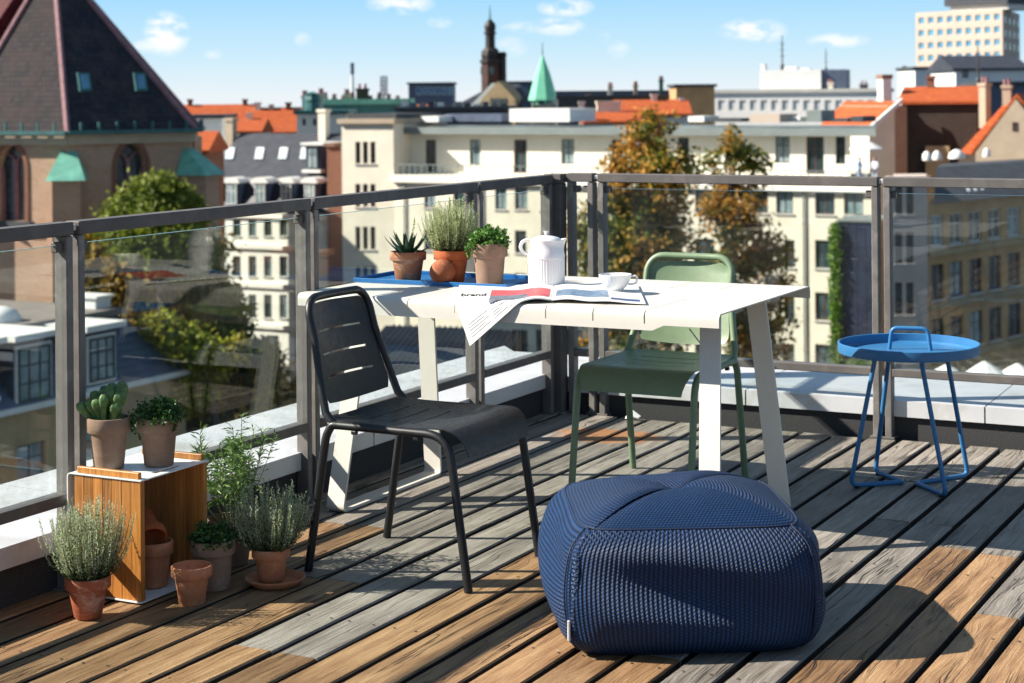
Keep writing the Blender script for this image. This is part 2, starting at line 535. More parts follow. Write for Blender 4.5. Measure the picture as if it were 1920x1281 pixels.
PM = {t: [plank_mesh('plank', M['plank_' + t], k) for k in range(4)] for t in ('brown', 'grey')}
prnd = random.Random(3)
def plank(k, y0, y1, tone):
    o = bpy.data.objects.new('plank', prnd.choice(PM[tone]))
    COL.objects.link(o)
    o.parent = deck
    o.location = (.435 + .1364 * (k + .5), y0 + .0015, prnd.uniform(-.002, .0005))
    o.scale = (prnd.uniform(.985, 1.0), y1 - y0 - .003, 1)
    o.rotation_euler = (0, prnd.uniform(-.008, .008), prnd.uniform(-.0006, .0006))
END = -.012
#  column: list of (y of joint, tone of the plank on the near side), last entry runs to the parapet
LAY = {-4: [(-2.17, 'brown'), (END, 'grey')], -3: [(-2.17, 'brown'), (END, 'grey')], -2: [(-2.17, 'brown'), (END, 'grey')],
       -1: [(-2.16, 'brown'), (END, 'grey')], 0: [(-2.76, 'brown'), (-.62, 'grey'), (END, 'grey')], 1: [(-2.755, 'brown'), (-.62, 'grey'), (END, 'grey')],
       2: [(-3.385, 'brown'), (-1.35, 'grey'), (END, 'grey')], 3: [(-3.385, 'brown'), (-1.35, 'grey'), (END, 'grey')],
       4: [(-2.16, 'brown'), (END, 'grey')], 5: [(-2.16, 'brown'), (END, 'grey')], 6: [(-2.3, 'brown'), (END, 'grey')], 7: [(-2.3, 'brown'), (END, 'grey')],
       8: [(-2.9, 'brown'), (-.75, 'grey'), (END, 'grey')], 9: [(-3.0, 'brown'), (-.75, 'grey'), (END, 'grey')], 10: [(-3.6, 'brown'), (-1.35, 'grey'), (END, 'grey')],
       11: [(-3.6, 'brown'), (-1.35, 'grey'), (END, 'grey')], 12: [(-1.63, 'brown'), (END, 'grey')], 13: [(-1.65, 'brown'), (END, 'grey')],
       14: [(-2.29, 'brown'), (-.3, 'grey'), (END, 'grey')], 15: [(-2.29, 'brown'), (-.3, 'grey'), (END, 'grey')]}
for k in range(-4, 26):
    rows = LAY.get(k) or [(prnd.choice((-2.9, -2.29, -1.65)), 'brown'), (END, 'grey')]
    y = -7.6 - .3 * (k % 3)
    first = rows[0][0]
    cut = first - 2.15
    if cut > y + .6:
        plank(k, y, cut, prnd.choice(('brown', 'grey', 'brown')))
        y = cut
    for (yj, tone) in rows:
        plank(k, y, yj, tone)
        y = yj

# screw heads over the joists, two to a plank
sm = MB()
for k in range(-4, 26):
    for j in range(13):
        for s_ in (-.036, .036):
            x, y = .435 + .1364 * (k + .5) + s_ + prnd.uniform(-.004, .004), -.16 - .585 * j + prnd.uniform(-.006, .006)
            sm.add([(x + .0042 * math.cos(q), y + .0042 * math.sin(q), .0012) for q in lin(0, 2 * math.pi, 8)[:-1]] + [(x, y, .0004)], [(i, (i + 1) % 8, 8) for i in range(8)])
o = sm.build('screw_heads', P('dark_screw_steel', (.06, .052, .045), .6, .3, .3, 90), deck); o['kind'] = 'stuff'

# ---- parapet outside the railing: dark felt upstand and pale sheet-metal coping
par = thing('parapet', 'low dark parapet with pale sheet metal coping outside the railing', 'parapet', (0, 0, -.13))
MB().box(-.42, -.05, -9, .05, 0, .27).build('upstand', M['granite'], par)
MB().box(-.05, 9, .05, .42, 0, .245).build('upstand', M['granite'], par)
def coping(pts, ztop, zlow, name='coping_panel'):
    """sheet-metal panel: flat top with folded-down front lip; pts = inner a,b and outer c,d in plan"""
    a, b, c, d = [Vector((p[0], p[1], 0)) for p in pts]
    zt, zl = ztop + .13, zlow + .13
    t = .004
    m = MB()
    def up(p, z): return (p.x, p.y, z)
    n = (a - d).normalized()
    m.add([up(a, zt), up(b, zt), up(c, zt + .012), up(d, zt + .012), up(a, zt - t), up(b, zt - t), up(c, zt - t), up(d, zt - t)],
          [(0, 1, 2, 3), (7, 6, 5, 4), (0, 4, 5, 1), (1, 5, 6, 2), (2, 6, 7, 3), (3, 7, 4, 0)])
    ia, ib = a - n * t, b - n * t
    m.add([up(a, zt - t), up(b, zt - t), up(b, zl), up(a, zl), up(ia, zt - t), up(ib, zt - t), up(ib, zl), up(ia, zl)],
          [(0, 3, 2, 1), (4, 5, 6, 7), (0, 1, 5, 4), (3, 7, 6, 2), (0, 4, 7, 3), (1, 2, 6, 5)])
    cc, dd = c + n * 0, d + n * 0
    m.add([up(c, zt + .012), up(d, zt + .012), up(d, zl), up(c, zl), up(c - n * t, zt + .012), up(d - n * t, zt + .012), up(d - n * t, zl), up(c - n * t, zl)],
          [(0, 1, 2, 3), (7, 6, 5, 4), (0, 4, 5, 1), (3, 2, 6, 7), (1, 5, 6, 2), (0, 3, 7, 4)])
    return m.build(name, M['coping'], par)
ZL, ZR = .174, .150
yb = [-9, -7.4, -5.7, -4.25, -2.85, -1.50, -.03]
for y0, y1 in zip(yb, yb[1:]):
    g = .003
    if y1 == yb[-1]:
        coping([(-.03, y1), (-.03, y0 + g), (-.57, y0 + g), (-.57, .57)], ZL, .113)
    else:
        coping([(-.03, y1 - g), (-.03, y0 + g), (-.57, y0 + g), (-.57, y1 - g)], ZL, .113)
xb = [-.03, .86, 1.86, 3.4, 5.2, 7.2, 9]
for i, (x0, x1) in enumerate(zip(xb, xb[1:])):
    g = .003
    if i == 0:
        coping([(x0 + .012, .03), (x1 - g, .03), (x1 - g, .57), (-.55, .57)], ZR, .086)
    else:
        coping([(x0 + g, .03), (x1 - g, .03), (x1 - g, .57), (x0 + g, .57)], ZR, .086)

# ---- railing panels, each a framed pane on two feet
def railing(L, label, head=1.05, foot=.247, left=True, right=True):
    """local x along the panel (0..L), local y outwards, inner face at y = 0"""
    t = thing('railing_panel', label, 'railing', group='glazed railing panels round the terrace')
    e = .011                                                   # half the joint between panels
    a, b = e, L - e
    sw, sd = .028, .048
    MB().bbox(a, b, -.004, .052, head - .038, head, .003).build('top_rail', M['rail'], t)
    MB().bbox(a + sw + .001, b - sw - .001, .0, sd, foot, foot + .032, .003).build('bottom_rail', M['rail'], t)
    for x in (a, b - sw):
        MB().bbox(x, x + sw, .0, sd, .0, head - .0395, .003).build('stile', M['stile'], t)
        MB().bbox(x - .012, x + sw + .012, -.006, sd + .006, -.004, .006, .002).build('foot_plate', M['rail'], t)
    g = MB().box(a + sw + .004, b - sw - .004, .021, .029, foot + .033, head - .066).build('glass_pane', M['glass'], t)
    MB().box(a + sw + .004, b - sw - .004, .0205, .0295, head - .0655, head - .0645).build('polished_edge', M['glass_edge'], g)
    for x, s in ((a + sw + .001, 1), (b - sw - .001, -1)):
        for z in (head - .085,):
            MB().bbox(min(x, x + s * .026), max(x, x + s * .026), .013, .037, z, z + .03, .003).build('glass_clip', M['rail'], t)
    for x0, x1 in ((L - e + .001, L + e - .001),):
        MB().bbox(x0, x1, .006, .044, head - .026, head - .008, .002).build('joint_spacer', M['spacer'], t)
    return t
RL = [(-4.362, -3.149, 'glazed railing panel cut by the left edge, behind the lowest heather'),
      (-3.149, -1.937, 'glazed railing panel behind the wooden crate and its potted plants'),
      (-1.937, -.727, 'glazed railing panel behind the black chair and the tray of plants'),
      (-.727, -.035, 'short glazed railing panel of the dark side, next to the corner post')]
for (y0, y1, lb) in RL:
    t = railing(y1 - y0, lb)
    t.location = (0, y0, 0)
    t.rotation_euler = (0, 0, R(90))
for (x0, x1, lb) in ((.035, .184, 'narrow glazed railing panel between the corner post and the long back railing'),
                     (.184, 1.455, 'long glazed railing panel behind the green chair'),
                     (1.455, 2.727, 'long glazed railing panel behind the blue side table'),
                     (2.727, 4.0, 'glazed railing panel beyond the blue side table, outside the right edge')):
    t = railing(x1 - x0, lb, 1.056, .25)
    t.location = (x0, 0, 0)
    t.rotation_euler = (0, 0, 0)
cp = thing('corner_post', 'dark square corner post where the two railings meet', 'post')
MB().bbox(-.030, .030, -.030, .030, 0, 1.012, .003).build('shaft', M['rail'], cp)
MB().bbox(-.052, .034, -.034, .052, 1.0135, 1.052, .003).build('cap', M['rail'], cp)
MB().bbox(-.045, .045, -.045, .028, -.004, .005, .002).build('foot_plate', M['stile'], cp)

# ================================================================== furniture
def chair(label, mat, loc, rz):
    """stacking chair of bent tube and slotted sheet; local +x is the front"""
    t = thing('chair', label, 'chair', loc, rz)
    W2, r = .217, .0125
    for s in (-1, 1):
        y = s * W2
        # front leg runs on as the seat rail
        p = fillet([(.268, s * .222, .002), (.205, s * .219, .437), (-.20, s * .212, .437)], [.0, .075, 0], 8)
        MB().tube(p, r, 12).build('front_leg', mat, t, True)
        p = fillet([(-.272, s * .222, .002), (-.208, s * .218, .405), (-.19, s * .214, .437), (-.17, s * .213, .437)], [0, .05, .03, 0], 6)
        MB().tube(p, r, 12).build('rear_leg', mat, t, True)
        for x in (.10, -.11):
            MB().bbox(x - .009, x + .009, y - .007, y + .007, .415, .4265, .002).build('stacking_pad', M['black_paint'], t)
    # back hoop
    bx = lambda z: -.205 - .105 * ((z - .437) / .36) ** .9 if z > .437 else -.205
    pts = []
    zs = [.437, .47, .52, .56, .60, .64, .68, .735]
    pts += [(bx(z) + (.02 if z < .45 else 0), -.212 + .044 * min(1, (z - .437) / .24), z) for z in zs]
    arc = [(bx(.735 + .07 * math.sin(q)), -.168 + .060 * (1 - math.cos(q)), .735 + .062 * math.sin(q)) for q in lin(.15, math.pi / 2, 7)]
    pts += arc
    top = [(bx(.80) - .008 * math.cos(math.pi * y / .30), y, .797) for y in lin(-.085, .085, 6)]
    pts += top
    pts += [(x, -y, z) for x, y, z in reversed(pts[:len(zs) + len(arc)])]
    MB().tube(pts, r, 12).build('back_hoop', mat, t, True)
    # backrest sheet with three slots, hollowed towards the sitter's back
    def bfn(u, v):
        w = .188 - .032 * min(1, max(0, (v - .45) / .24))
        k = u
        z = v - (.012 * (1 - k * k) if v < .52 else 0) * (0 if v > .515 else 1)
        corner = 0
        if v > .755: w = w - .05 * ((v - .755) / .022) ** 2 * .6
        if v < .515: w = w - .018 * ((.515 - v) / .025)
        return (bx(v) - .004 - .026 * (1 - k * k), k * w, z)
    MB().sheet(bfn, lin(-1, 1, 14), lin(.49, .777, 14), [(-.74, .74, z, z + .006) for z in (.556, .622, .690)], .003).build('backrest', mat, t, True)
    # seat sheet with cross slots and a rolled front
    path = [(-.205, .452), (-.18, .4475), (-.1, .4435), (0, .442), (.1, .4445), (.15, .447), (.185, .4475), (.207, .442), (.226, .430), (.240, .412), (.249, .390), (.254, .368)]
    cum = [0]
    for a, b in zip(path, path[1:]): cum.append(cum[-1] + math.dist(a, b))
    def sfn(u, v):
        s = v * cum[-1]
        for i in range(len(cum) - 1):
            if s <= cum[i + 1] + 1e-9:
                f = (s - cum[i]) / (cum[i + 1] - cum[i]); break
        x = path[i][0] + (path[i + 1][0] - path[i][0]) * f
        z = path[i][1] + (path[i + 1][1] - path[i][1]) * f
        w = .2125
        if x > .2: w -= .022 * ((x - .2) / .05) ** 2
        if x < -.17: w -= .016 * ((-.17 - x) / .035)
        dip = .010 * (1 - u * u) * max(0, 1 - (x / .2) ** 2)
        return (x, u * w, z - dip + .0035)
    sl = [(-.55, .55, q, q + .011) for q in (.16, .30, .45)]
    MB().sheet(sfn, lin(-1, 1, 14), sorted(lin(0, 1, 16) + [c / cum[-1] for c in cum]), sl, .003).build('seat', mat, t, True)
    return t
chair('black metal chair with slotted back, facing the pouf', M['black_paint'], (.763, -2.487, 0), 0)
chair('olive green metal chair tucked behind the white table', M['green_paint'], (.993, -1.225, 0), R(-90))

# ---- table of folded sheet on two strip frames
tab = thing('dining_table', 'long warm white metal table with strip legs and slit top', 'table', (.765, -1.59, 0))
TX, TY, TZ = .765, .44, .73
rr = .016
lip = .058
arcn = 5
prof = [(-TY, TZ - lip)]
prof += [(-TY + rr - rr * math.cos(q), TZ - rr + rr * math.sin(q)) for q in lin(0, math.pi / 2, arcn)]
prof += [(y, TZ) for y in lin(-TY + .08, TY - .08, 8)]
prof += [(TY - rr + rr * math.sin(q), TZ - rr + rr * math.cos(q)) for q in lin(0, math.pi / 2, arcn)]
prof += [(TY, TZ - lip)]
cum = [0]
for a, b in zip(prof, prof[1:]): cum.append(cum[-1] + math.dist(a, b))
def tfn(u, v):
    for i in range(len(cum) - 1):
        if v <= cum[i + 1] + 1e-9:
            f = (v - cum[i]) / (cum[i + 1] - cum[i]); break
    y = prof[i][0] + (prof[i + 1][0] - prof[i][0]) * f
    z = prof[i][1] + (prof[i + 1][1] - prof[i][1]) * f
    if i == 0 or i == len(prof) - 2:                       # the lip is cut back over the legs
        q = min(1, max(0, (abs(u) - (TX - .22)) / .035))
        z = TZ - rr - (TZ - rr - z) * (1 - .42 * q)
    return (u, y, z)
slits = []
for x in (-.33, -.15, .18, .345, .52):
    slits.append((x - .0022, x + .0022, .02, .40))
    slits.append((x - .0022 - .0, x + .0022, cum[-1] - .30, cum[-1] - .02))
MB().sheet(tfn, lin(-TX, TX, 18) + [-TX + .18, -TX + .22, TX - .22, TX - .18], sorted(set(cum)), slits, .004).build('table_top', M['white_paint'], tab, True)
def strip_frame(xf, xt, name='leg_frame'):
    """closed U of flat strip: near leg, floor bar, far leg; xf at the floor, xt at the top (table coords)"""
    hw, t = .034, .010
    line = fillet([(-.265, .712), (-.458, .006), (.205, .006), (.155, .712)], [0, .03, .03, 0], 5)
    line = fillet([(0, -.265, .712), (0, -.458, .0065), (0, .205, .0065), (0, .155, .712)], [0, .022, .022, 0], 5)
    vs, fs = [], []
    n = len(line)
    for i, p in enumerate(line):
        a, b = line[max(i - 1, 0)], line[min(i + 1, n - 1)]
        tn = (b - a).normalized()
        nr = Vector((0, -tn.z, tn.y)) * (t / 2)
        xc = xf + (xt - xf) * p.z / .71
        for (dx, sg) in ((-hw, 1), (hw, 1), (hw, -1), (-hw, -1)):
            vs.append((xc + dx, p.y + sg * nr.y, p.z + sg * nr.z))
    for i in range(n - 1):
        for k in range(4):
            fs.append((i * 4 + k, i * 4 + (k + 1) % 4, i * 4 + 4 + (k + 1) % 4, i * 4 + 4 + k))
    fs += [(0, 3, 2, 1), tuple((n - 1) * 4 + k for k in range(4))]
    o = MB().add(vs, fs).build(name, M['white_paint'], tab, True)
    # cross rail under the top and a thin diagonal stay
    MB().box(xt - .02, xt + .02, -.43, .43, .7115, .7265).build('cross_rail', M['white_paint'], tab)
    return o
strip_frame(-.61, -.61)
strip_frame(.735, .67)
MB().tube([(.60, -.27, .66), (.712, -.31, .55)], .0025, 6).build('stay_rod', M['white_paint'], tab)

# ---- blue tray side table
st = thing('side_table', 'blue round tray side table with looped wire legs and handle', 'side table', (1.775, -.785, 0))
rad = .25
prof = [(0.001, .466), (rad - .012, .466), (rad - .002, .469), (rad, .474), (rad, .503), (rad - .004, .505), (rad - .008, .503), (rad - .008, .478), (rad - .016, .4705), (.001, .4705)]
MB().lathe(prof, 72, cap0=False, cap1=False).build('tray', M['blue_paint'], st, True)
def rt(x, y, z): return (x * math.cos(R(10)) - y * math.sin(R(10)), x * math.sin(R(10)) + y * math.cos(R(10)), z)
hd = fillet([rt(-.073, .055, .470), rt(-.063, .055, .548), rt(.063, .055, .548), rt(.073, .055, .470)], [0, .022, .022, 0], 6)
MB().tube(hd, .0075, 12).build('handle', M['blue_paint'], st, True)
r8 = .0085
def loop(f1, ap, f2, t1, t2):
    p = fillet([t1, f1, ap, f2, t2], [0, .032, .016, .032, 0], 8)
    return MB().tube(p, r8, 12).build('leg_loop', M['blue_paint'], st, True)
loop((-.168, -.165, r8), (-.016, -.026, r8), (-.155, .105, r8), (-.085, -.125, .466), (-.075, .02, .466))
loop((.176, -.180, r8), (.030, -.026, r8), (.165, .185, r8), (.075, -.12, .466), (.115, .08, .466))
for (x, y) in ((-.15, -.15), (-.14, .09), (.155, -.165), (.148, .165)):
    MB().lathe([(.009, .0), (.011, .002), (.011, .006), (.009, .008)], 12, (x, y, -.0005)).build('glide', M['black_paint'], st)

# ---- knitted blue pouf
def knit(name, base, hi):
    m, N, bs = new_mat(name)
    uv = N.n('ShaderNodeUVMap').outputs[0]
    s = N.n('ShaderNodeSeparateXYZ', {0: uv})
    u, v = s.outputs[0], s.outputs[1]
    fu = N.math('FRACT', u)
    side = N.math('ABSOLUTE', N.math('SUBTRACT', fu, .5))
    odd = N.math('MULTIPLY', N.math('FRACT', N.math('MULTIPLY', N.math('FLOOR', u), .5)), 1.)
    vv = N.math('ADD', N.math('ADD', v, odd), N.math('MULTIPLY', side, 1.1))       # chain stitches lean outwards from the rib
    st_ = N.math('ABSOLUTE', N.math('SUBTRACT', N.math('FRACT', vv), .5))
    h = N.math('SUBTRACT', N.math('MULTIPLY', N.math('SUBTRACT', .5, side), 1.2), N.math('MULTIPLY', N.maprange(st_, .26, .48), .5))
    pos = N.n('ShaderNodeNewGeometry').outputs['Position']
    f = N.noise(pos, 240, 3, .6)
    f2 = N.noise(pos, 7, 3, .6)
    c = N.ramp(N.math('ADD', N.math('MULTIPLY', h, .9), N.math('MULTIPLY', N.math('SUBTRACT', f, .5), .5)), [(.05, base), (.62, hi)])  # shade of the stitch grooves painted into the yarn colour
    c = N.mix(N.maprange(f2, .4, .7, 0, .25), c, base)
    N.t.links.new(c, bs.inputs['Base Color'])
    bs.inputs['Roughness'].default_value = .55
    bs.inputs['Specular IOR Level'].default_value = .3
    bs.inputs['Sheen Weight'].default_value = .0
    bp = N.n('ShaderNodeBump', {'Height': h, 'Strength': .9, 'Distance': .0045})
    N.t.links.new(bp.outputs[0], bs.inputs['Normal'])
    return m
M['knit'] = knit('blue_knit_rope', (.0028, .011, .038), (.013, .074, .225))
M['knit_seam'] = P('dark_blue_seam', (.006, .014, .045), .7, 0, .2, 90)
pf = thing('pouf', 'square knitted navy blue pouf on the deck in front of the table', 'pouf', (1.660, -2.700, 0), R(30.5))
PH, PE = .312, .318
def pouf_side(i, u, h):
    """u across the face -1..1, h 0..1 up; returns a point on side i"""
    e = PE
    bulge = .034 * math.sin(math.pi * min(1, max(0, h)) ** .85) * (1 - .55 * abs(u) ** 3)
    sag = .018 * math.sin(h * 9 + u * 2.2 + i) * math.sin(math.pi * h) * (1 - u * u)
    z = PH * h
    # rounded corners in plan, tucked-in foot
    q = abs(u) ** 6
    inset = .062 * q
    foot = .034 * (1 - min(1, h / .16)) ** 2
    top = .034 * max(0, (h - .80) / .20) ** 2.2
    off = e + bulge + sag - inset * .55 - foot - top
    x = u * (e - inset * .3 + .028 * math.sin(math.pi * h) - foot * .8 - top * .9)
    a = i * math.pi / 2
    # local frame of the face: outward (0,-1) for i = 0
    ox, oy = x, -off
    return Vector((ox * math.cos(a) - oy * math.sin(a), ox * math.sin(a) + oy * math.cos(a), z))
def rim(i, u):
    return pouf_side(i, u, 1.0)
def uv_mesh(name, vs, fs, uvs, mat, parent):
    me = bpy.data.meshes.new(name)
    me.from_pydata(vs, [], fs)
    l = me.uv_layers.new(name='UVMap')
    for lp in me.loops:
        l.data[lp.index].uv = uvs[lp.vertex_index]
    me.polygons.foreach_set('use_smooth', [True] * len(me.polygons))
    me.materials.append(mat)
    o = bpy.data.objects.new(name, me)
    COL.objects.link(o)
    o.parent = parent
    return o
RIBS = 58
for i in range(4):
    nu, nh = RIBS * 4, 44
    vs, fs, uvs = [], [], []
    flip = i in (1, 3)                                          # ribs run round these two sides
    for a in range(nu + 1):
        u = -1 + 2 * a / nu
        for b in range(nh + 1):
            h = b / nh
            p = pouf_side(i, u, h)
            eps = 1e-3
            du = pouf_side(i, min(1, u + eps), h) - pouf_side(i, max(-1, u - eps), h)
            dh = pouf_side(i, u, min(1, h + eps)) - pouf_side(i, u, max(0, h - eps))
            n = du.cross(dh).normalized()
            ph = (u + 1) / 2 * RIBS
            k = .0011 * (abs(math.sin(math.pi * ph)) - .5) if not flip else 0
            fade = min(1, (1 - h) * 12, h * 12, (1 - abs(u)) * 14)
            p = p + n * (k * max(0, fade))
            if abs(u) > .985: p -= n * .004                    # seam groove at the corners
            vs.append(p)
            uvs.append((ph, h * 36) if not flip else (h * 32, ph * .9))
    for a in range(nu):
        for b in range(nh):
            fs.append((a * (nh + 1) + b, (a + 1) * (nh + 1) + b, (a + 1) * (nh + 1) + b + 1, a * (nh + 1) + b + 1))
    uv_mesh('side_panel', vs, fs, uvs, M['knit'], pf)
for i in range(4):
    nu, nr = 60, 90
    vs, fs, uvs = [], [], []
    for a in range(nu + 1):
        u = -1 + 2 * a / nu
        e = rim(i, u)
        for b in range(nr + 1):
            r_ = b / nr                                        # 0 at the centre, 1 at the rim
            z = PH + (.044 * (1 - r_ ** 2.0) + .018 * math.sin(math.pi * r_)) * (1 - .0 * abs(u))
            z -= .010 * abs(u) ** 6 * math.sin(math.pi * min(1, r_ * 1.02)) + .012 * math.exp(-(r_ / .12) ** 2)
            z += .006 * math.sin(math.pi * r_) * math.sin(i * 1.7 + u * 2.0)
            k = .0011 * (abs(math.sin(math.pi * r_ * 34)) - .5) * min(1, (1 - r_) * 10)
            vs.append((e.x * r_, e.y * r_, z + k))
            uvs.append((r_ * 34, u * r_ * 30))
    for a in range(nu):
        for b in range(nr):
            fs.append((a * (nr + 1) + b, a * (nr + 1) + b + 1, (a + 1) * (nr + 1) + b + 1, (a + 1) * (nr + 1) + b))
    uv_mesh('top_panel', vs, [tuple(reversed(f)) for f in fs], uvs, M['knit'], pf)
# piped seam round the top and down the corners
ring = []
for i in range(4):
    ring += [rim(i, u) + Vector((0, 0, .0005)) for u in lin(-.97, .97, 20)]
MB().tube(ring, .0026, 6, closed=True).build('top_seam', M['knit_seam'], pf, 'all')
for i in range(4):
    MB().tube([pouf_side(i, -.995, h) for h in lin(.04, 1, 20)], .0022, 6).build('corner_seam', M['knit_seam'], pf, 'all')
# small sewn label near the foot of the corner
lp = pouf_side(0, -.985, .24)
MB().bbox(lp.x - .003, lp.x + .003, lp.y - .012, lp.y + .002, lp.z - .028, lp.z + .022, .001).build('sewn_label', M['porcelain'], pf)
# ================================================================== crate, pots and plants
def teak(name):
    m, N, bs = new_mat(name)
    pos = N.n('ShaderNodeTexCoord').outputs['Object']
    rnd = N.n('ShaderNodeObjectInfo').outputs['Random']
    p = N.vadd(pos, N.n('ShaderNodeCombineXYZ', {0: N.math('MULTIPLY', rnd, 31.), 1: rnd, 2: N.math('MULTIPLY', rnd, 17.)}).outputs[0])
    w = N.noise(N.vmul(p, (14., 14., 3.)), 1., 3, .5)
    q = N.vadd(p, N.n('ShaderNodeCombineXYZ', {0: N.math('MULTIPLY', w, .03), 1: 0., 2: 0.}).outputs[0])
    g = N.noise(N.vmul(q, (150., 150., 5.)), 1., 5, .6)
    g2 = N.noise(N.vmul(q, (420., 420., 12.)), 1., 3, .6)
    tone = N.math('ADD', N.math('MULTIPLY', g, .7), N.math('MULTIPLY', g2, .3))
    c = N.ramp(tone, [(.32, (.24, .078, .014)), (.55, (.54, .215, .046)), (.75, (.72, .34, .10))])
    k = N.math('ADD', N.math('MULTIPLY', rnd, .55), .68)
    c = N.mix(1., c, N.n('ShaderNodeCombineColor', {0: k, 1: k, 2: k}).outputs[0], 'MULTIPLY')
    N.t.links.new(c, bs.inputs['Base Color'])
    bs.inputs['Roughness'].default_value = .42
    bp = N.n('ShaderNodeBump', {'Height': tone, 'Strength': .2, 'Distance': .002})
    N.t.links.new(bp.outputs[0], bs.inputs['Normal'])
    return m
M['teak'] = teak('oiled_teak')
M['white_sheet'] = P('white_sheet_metal', (.78, .78, .77), .4, 0, .03, 12)
M['leaf_heather'] = leaf_mat('heather_leaves', [(0, (.03, .06, .018)), (.6, (.10, .17, .045)), (1, (.20, .28, .08))], .2)
M['bud_heather'] = leaf_mat('heather_buds', [(0, (.34, .43, .18)), (.5, (.56, .62, .36)), (1, (.80, .77, .69))], .35)
M['bud_heather_green'] = leaf_mat('pale_green_heather_buds', [(0, (.36, .46, .18)), (.5, (.56, .63, .32)), (1, (.74, .76, .52))], .38)
M['leaf_herb'] = leaf_mat('herb_leaves', [(0, (.016, .05, .012)), (.6, (.05, .13, .025)), (1, (.13, .24, .06))], .25, .4)
M['leaf_bright'] = leaf_mat('bright_herb_leaves', [(0, (.04, .12, .02)), (.6, (.11, .25, .045)), (1, (.24, .40, .10))], .3, .4)
M['leaf_tall'] = leaf_mat('narrow_green_leaves', [(0, (.05, .12, .025)), (.6, (.14, .25, .06)), (1, (.28, .38, .13))], .3, .45)
M['stem'] = P('plant_stem', (.09, .10, .04), .7)
M['wood_stem'] = P('woody_stem', (.07, .04, .025), .8)

cr = thing('crate', 'wooden crate with white metal top, standing open on the deck', 'crate', (.145, -3.055, 0))
cx0, cx1, cy0, cy1, ch = -.131, .131, -.155, .155, .343
t = .0035
# one bent sheet: bottom, back, top
line = fillet([(cx1, 0, .006), (cx0, 0, .006), (cx0, 0, ch), (cx1, 0, ch)], [0, .012, .012, 0], 5)
cumc = [0]
for a, b in zip(line, line[1:]): cumc.append(cumc[-1] + (b - a).length)
def cfn(u, v):
    for i in range(len(cumc) - 1):
        if v <= cumc[i + 1] + 1e-9:
            f = (v - cumc[i]) / (cumc[i + 1] - cumc[i]); break
    p = line[i] + (line[i + 1] - line[i]) * f
    return (p.x, u, p.z)
MB().sheet(cfn, [cy0, cy1], cumc, [(-.06, .06, cumc[-1] - .042, cumc[-1] - .024)], t).build('metal_shell', M['white_sheet'], cr, True)
for s, y in ((-1, cy0 + .004), (1, cy1 - .022)):
    n = 7
    xs = [cx0 + .022 + (cx1 - cx0 - .026) * k / n for k in range(n + 1)]
    for k in range(n):
        j = .0006 * (k % 2)
        MB().bbox(xs[k] + .0002, xs[k + 1] - .0002, y + j, y + .018 - j, .0085, ch - .0025, .0008).build('stave', M['teak'], cr)
    MB().bbox(cx0 + .03, cx1 - .012, y + .002, y + .016, ch + .0025, ch + .020, .0015).build('top_strip', M['teak'], cr)

def pot_mesh(rr, rb, h, band=.30, wall=.006, lipw=.006, fill=.86, n=40):
    zb = h * (1 - band)
    rs = rb + (rr - lipw - rb) * (zb / h)
    prof = [(.001, .0), (rb - .004, 0), (rb, .004), (rs, zb - .003), (rs + .001, zb), (rr - .0025, zb + .0015), (rr - .0005, zb + .004), (rr, h - .005),
            (rr - .0015, h - .001), (rr - .004, h), (rr - wall - .001, h - .0015), (rr - wall - .003, h - .006), (rs - wall, zb), (rb - wall + .002, .010), (.001, .009)]
    return MB().lathe(prof, n, cap0=False, cap1=False)
def soil_mesh(r, z, n=24):
    rnd = random.Random(int(r * 1e5))
    m = MB()
    vs = [(0, 0, z + .004)]
    for k in range(n):
        a = 2 * math.pi * k / n
        vs.append((r * .55 * math.cos(a), r * .55 * math.sin(a), z + rnd.uniform(-.002, .006)))
    for k in range(n):
        a = 2 * math.pi * k / n
        vs.append((r * math.cos(a), r * math.sin(a), z + rnd.uniform(-.002, .001)))
    fs = [(0, 1 + k, 1 + (k + 1) % n) for k in range(n)]
    fs += [(1 + k, 1 + n + k, 1 + n + (k + 1) % n, 1 + (k + 1) % n) for k in range(n)]
    return m.add(vs, fs)
def rvec(rnd):
    while True:
        v = Vector((rnd.uniform(-1, 1), rnd.uniform(-1, 1), rnd.uniform(-1, 1)))
        if .05 < v.length < 1: return v.normalized()
def leaf(m, p, d, n, l, w, fold=.25):
    """pointed leaf: four corners round a fold"""
    s = d.cross(n)
    s = s.normalized() if s.length > 1e-6 else d.orthogonal().normalized()
    nn = s.cross(d).normalized()
    mid = p + d * (l * .45)
    m.add([p, mid + s * (w / 2) + nn * (w * fold), p + d * l, mid - s * (w / 2) + nn * (w * fold)], [(0, 1, 2, 3)])
def oval(m, p, d, n, l, w):
    s = d.cross(n)
    s = s.normalized() if s.length > 1e-6 else d.orthogonal().normalized()
    nn = s.cross(d).normalized()
    vs = [p, p + d * l * .25 + s * w * .42 + nn * w * .1, p + d * l * .6 + s * w * .5 + nn * w * .14, p + d * l,
          p + d * l * .6 - s * w * .5 + nn * w * .14, p + d * l * .25 - s * w * .42 + nn * w * .1]
    m.add(vs, [(0, 1, 2, 3), (0, 3, 4, 5)])

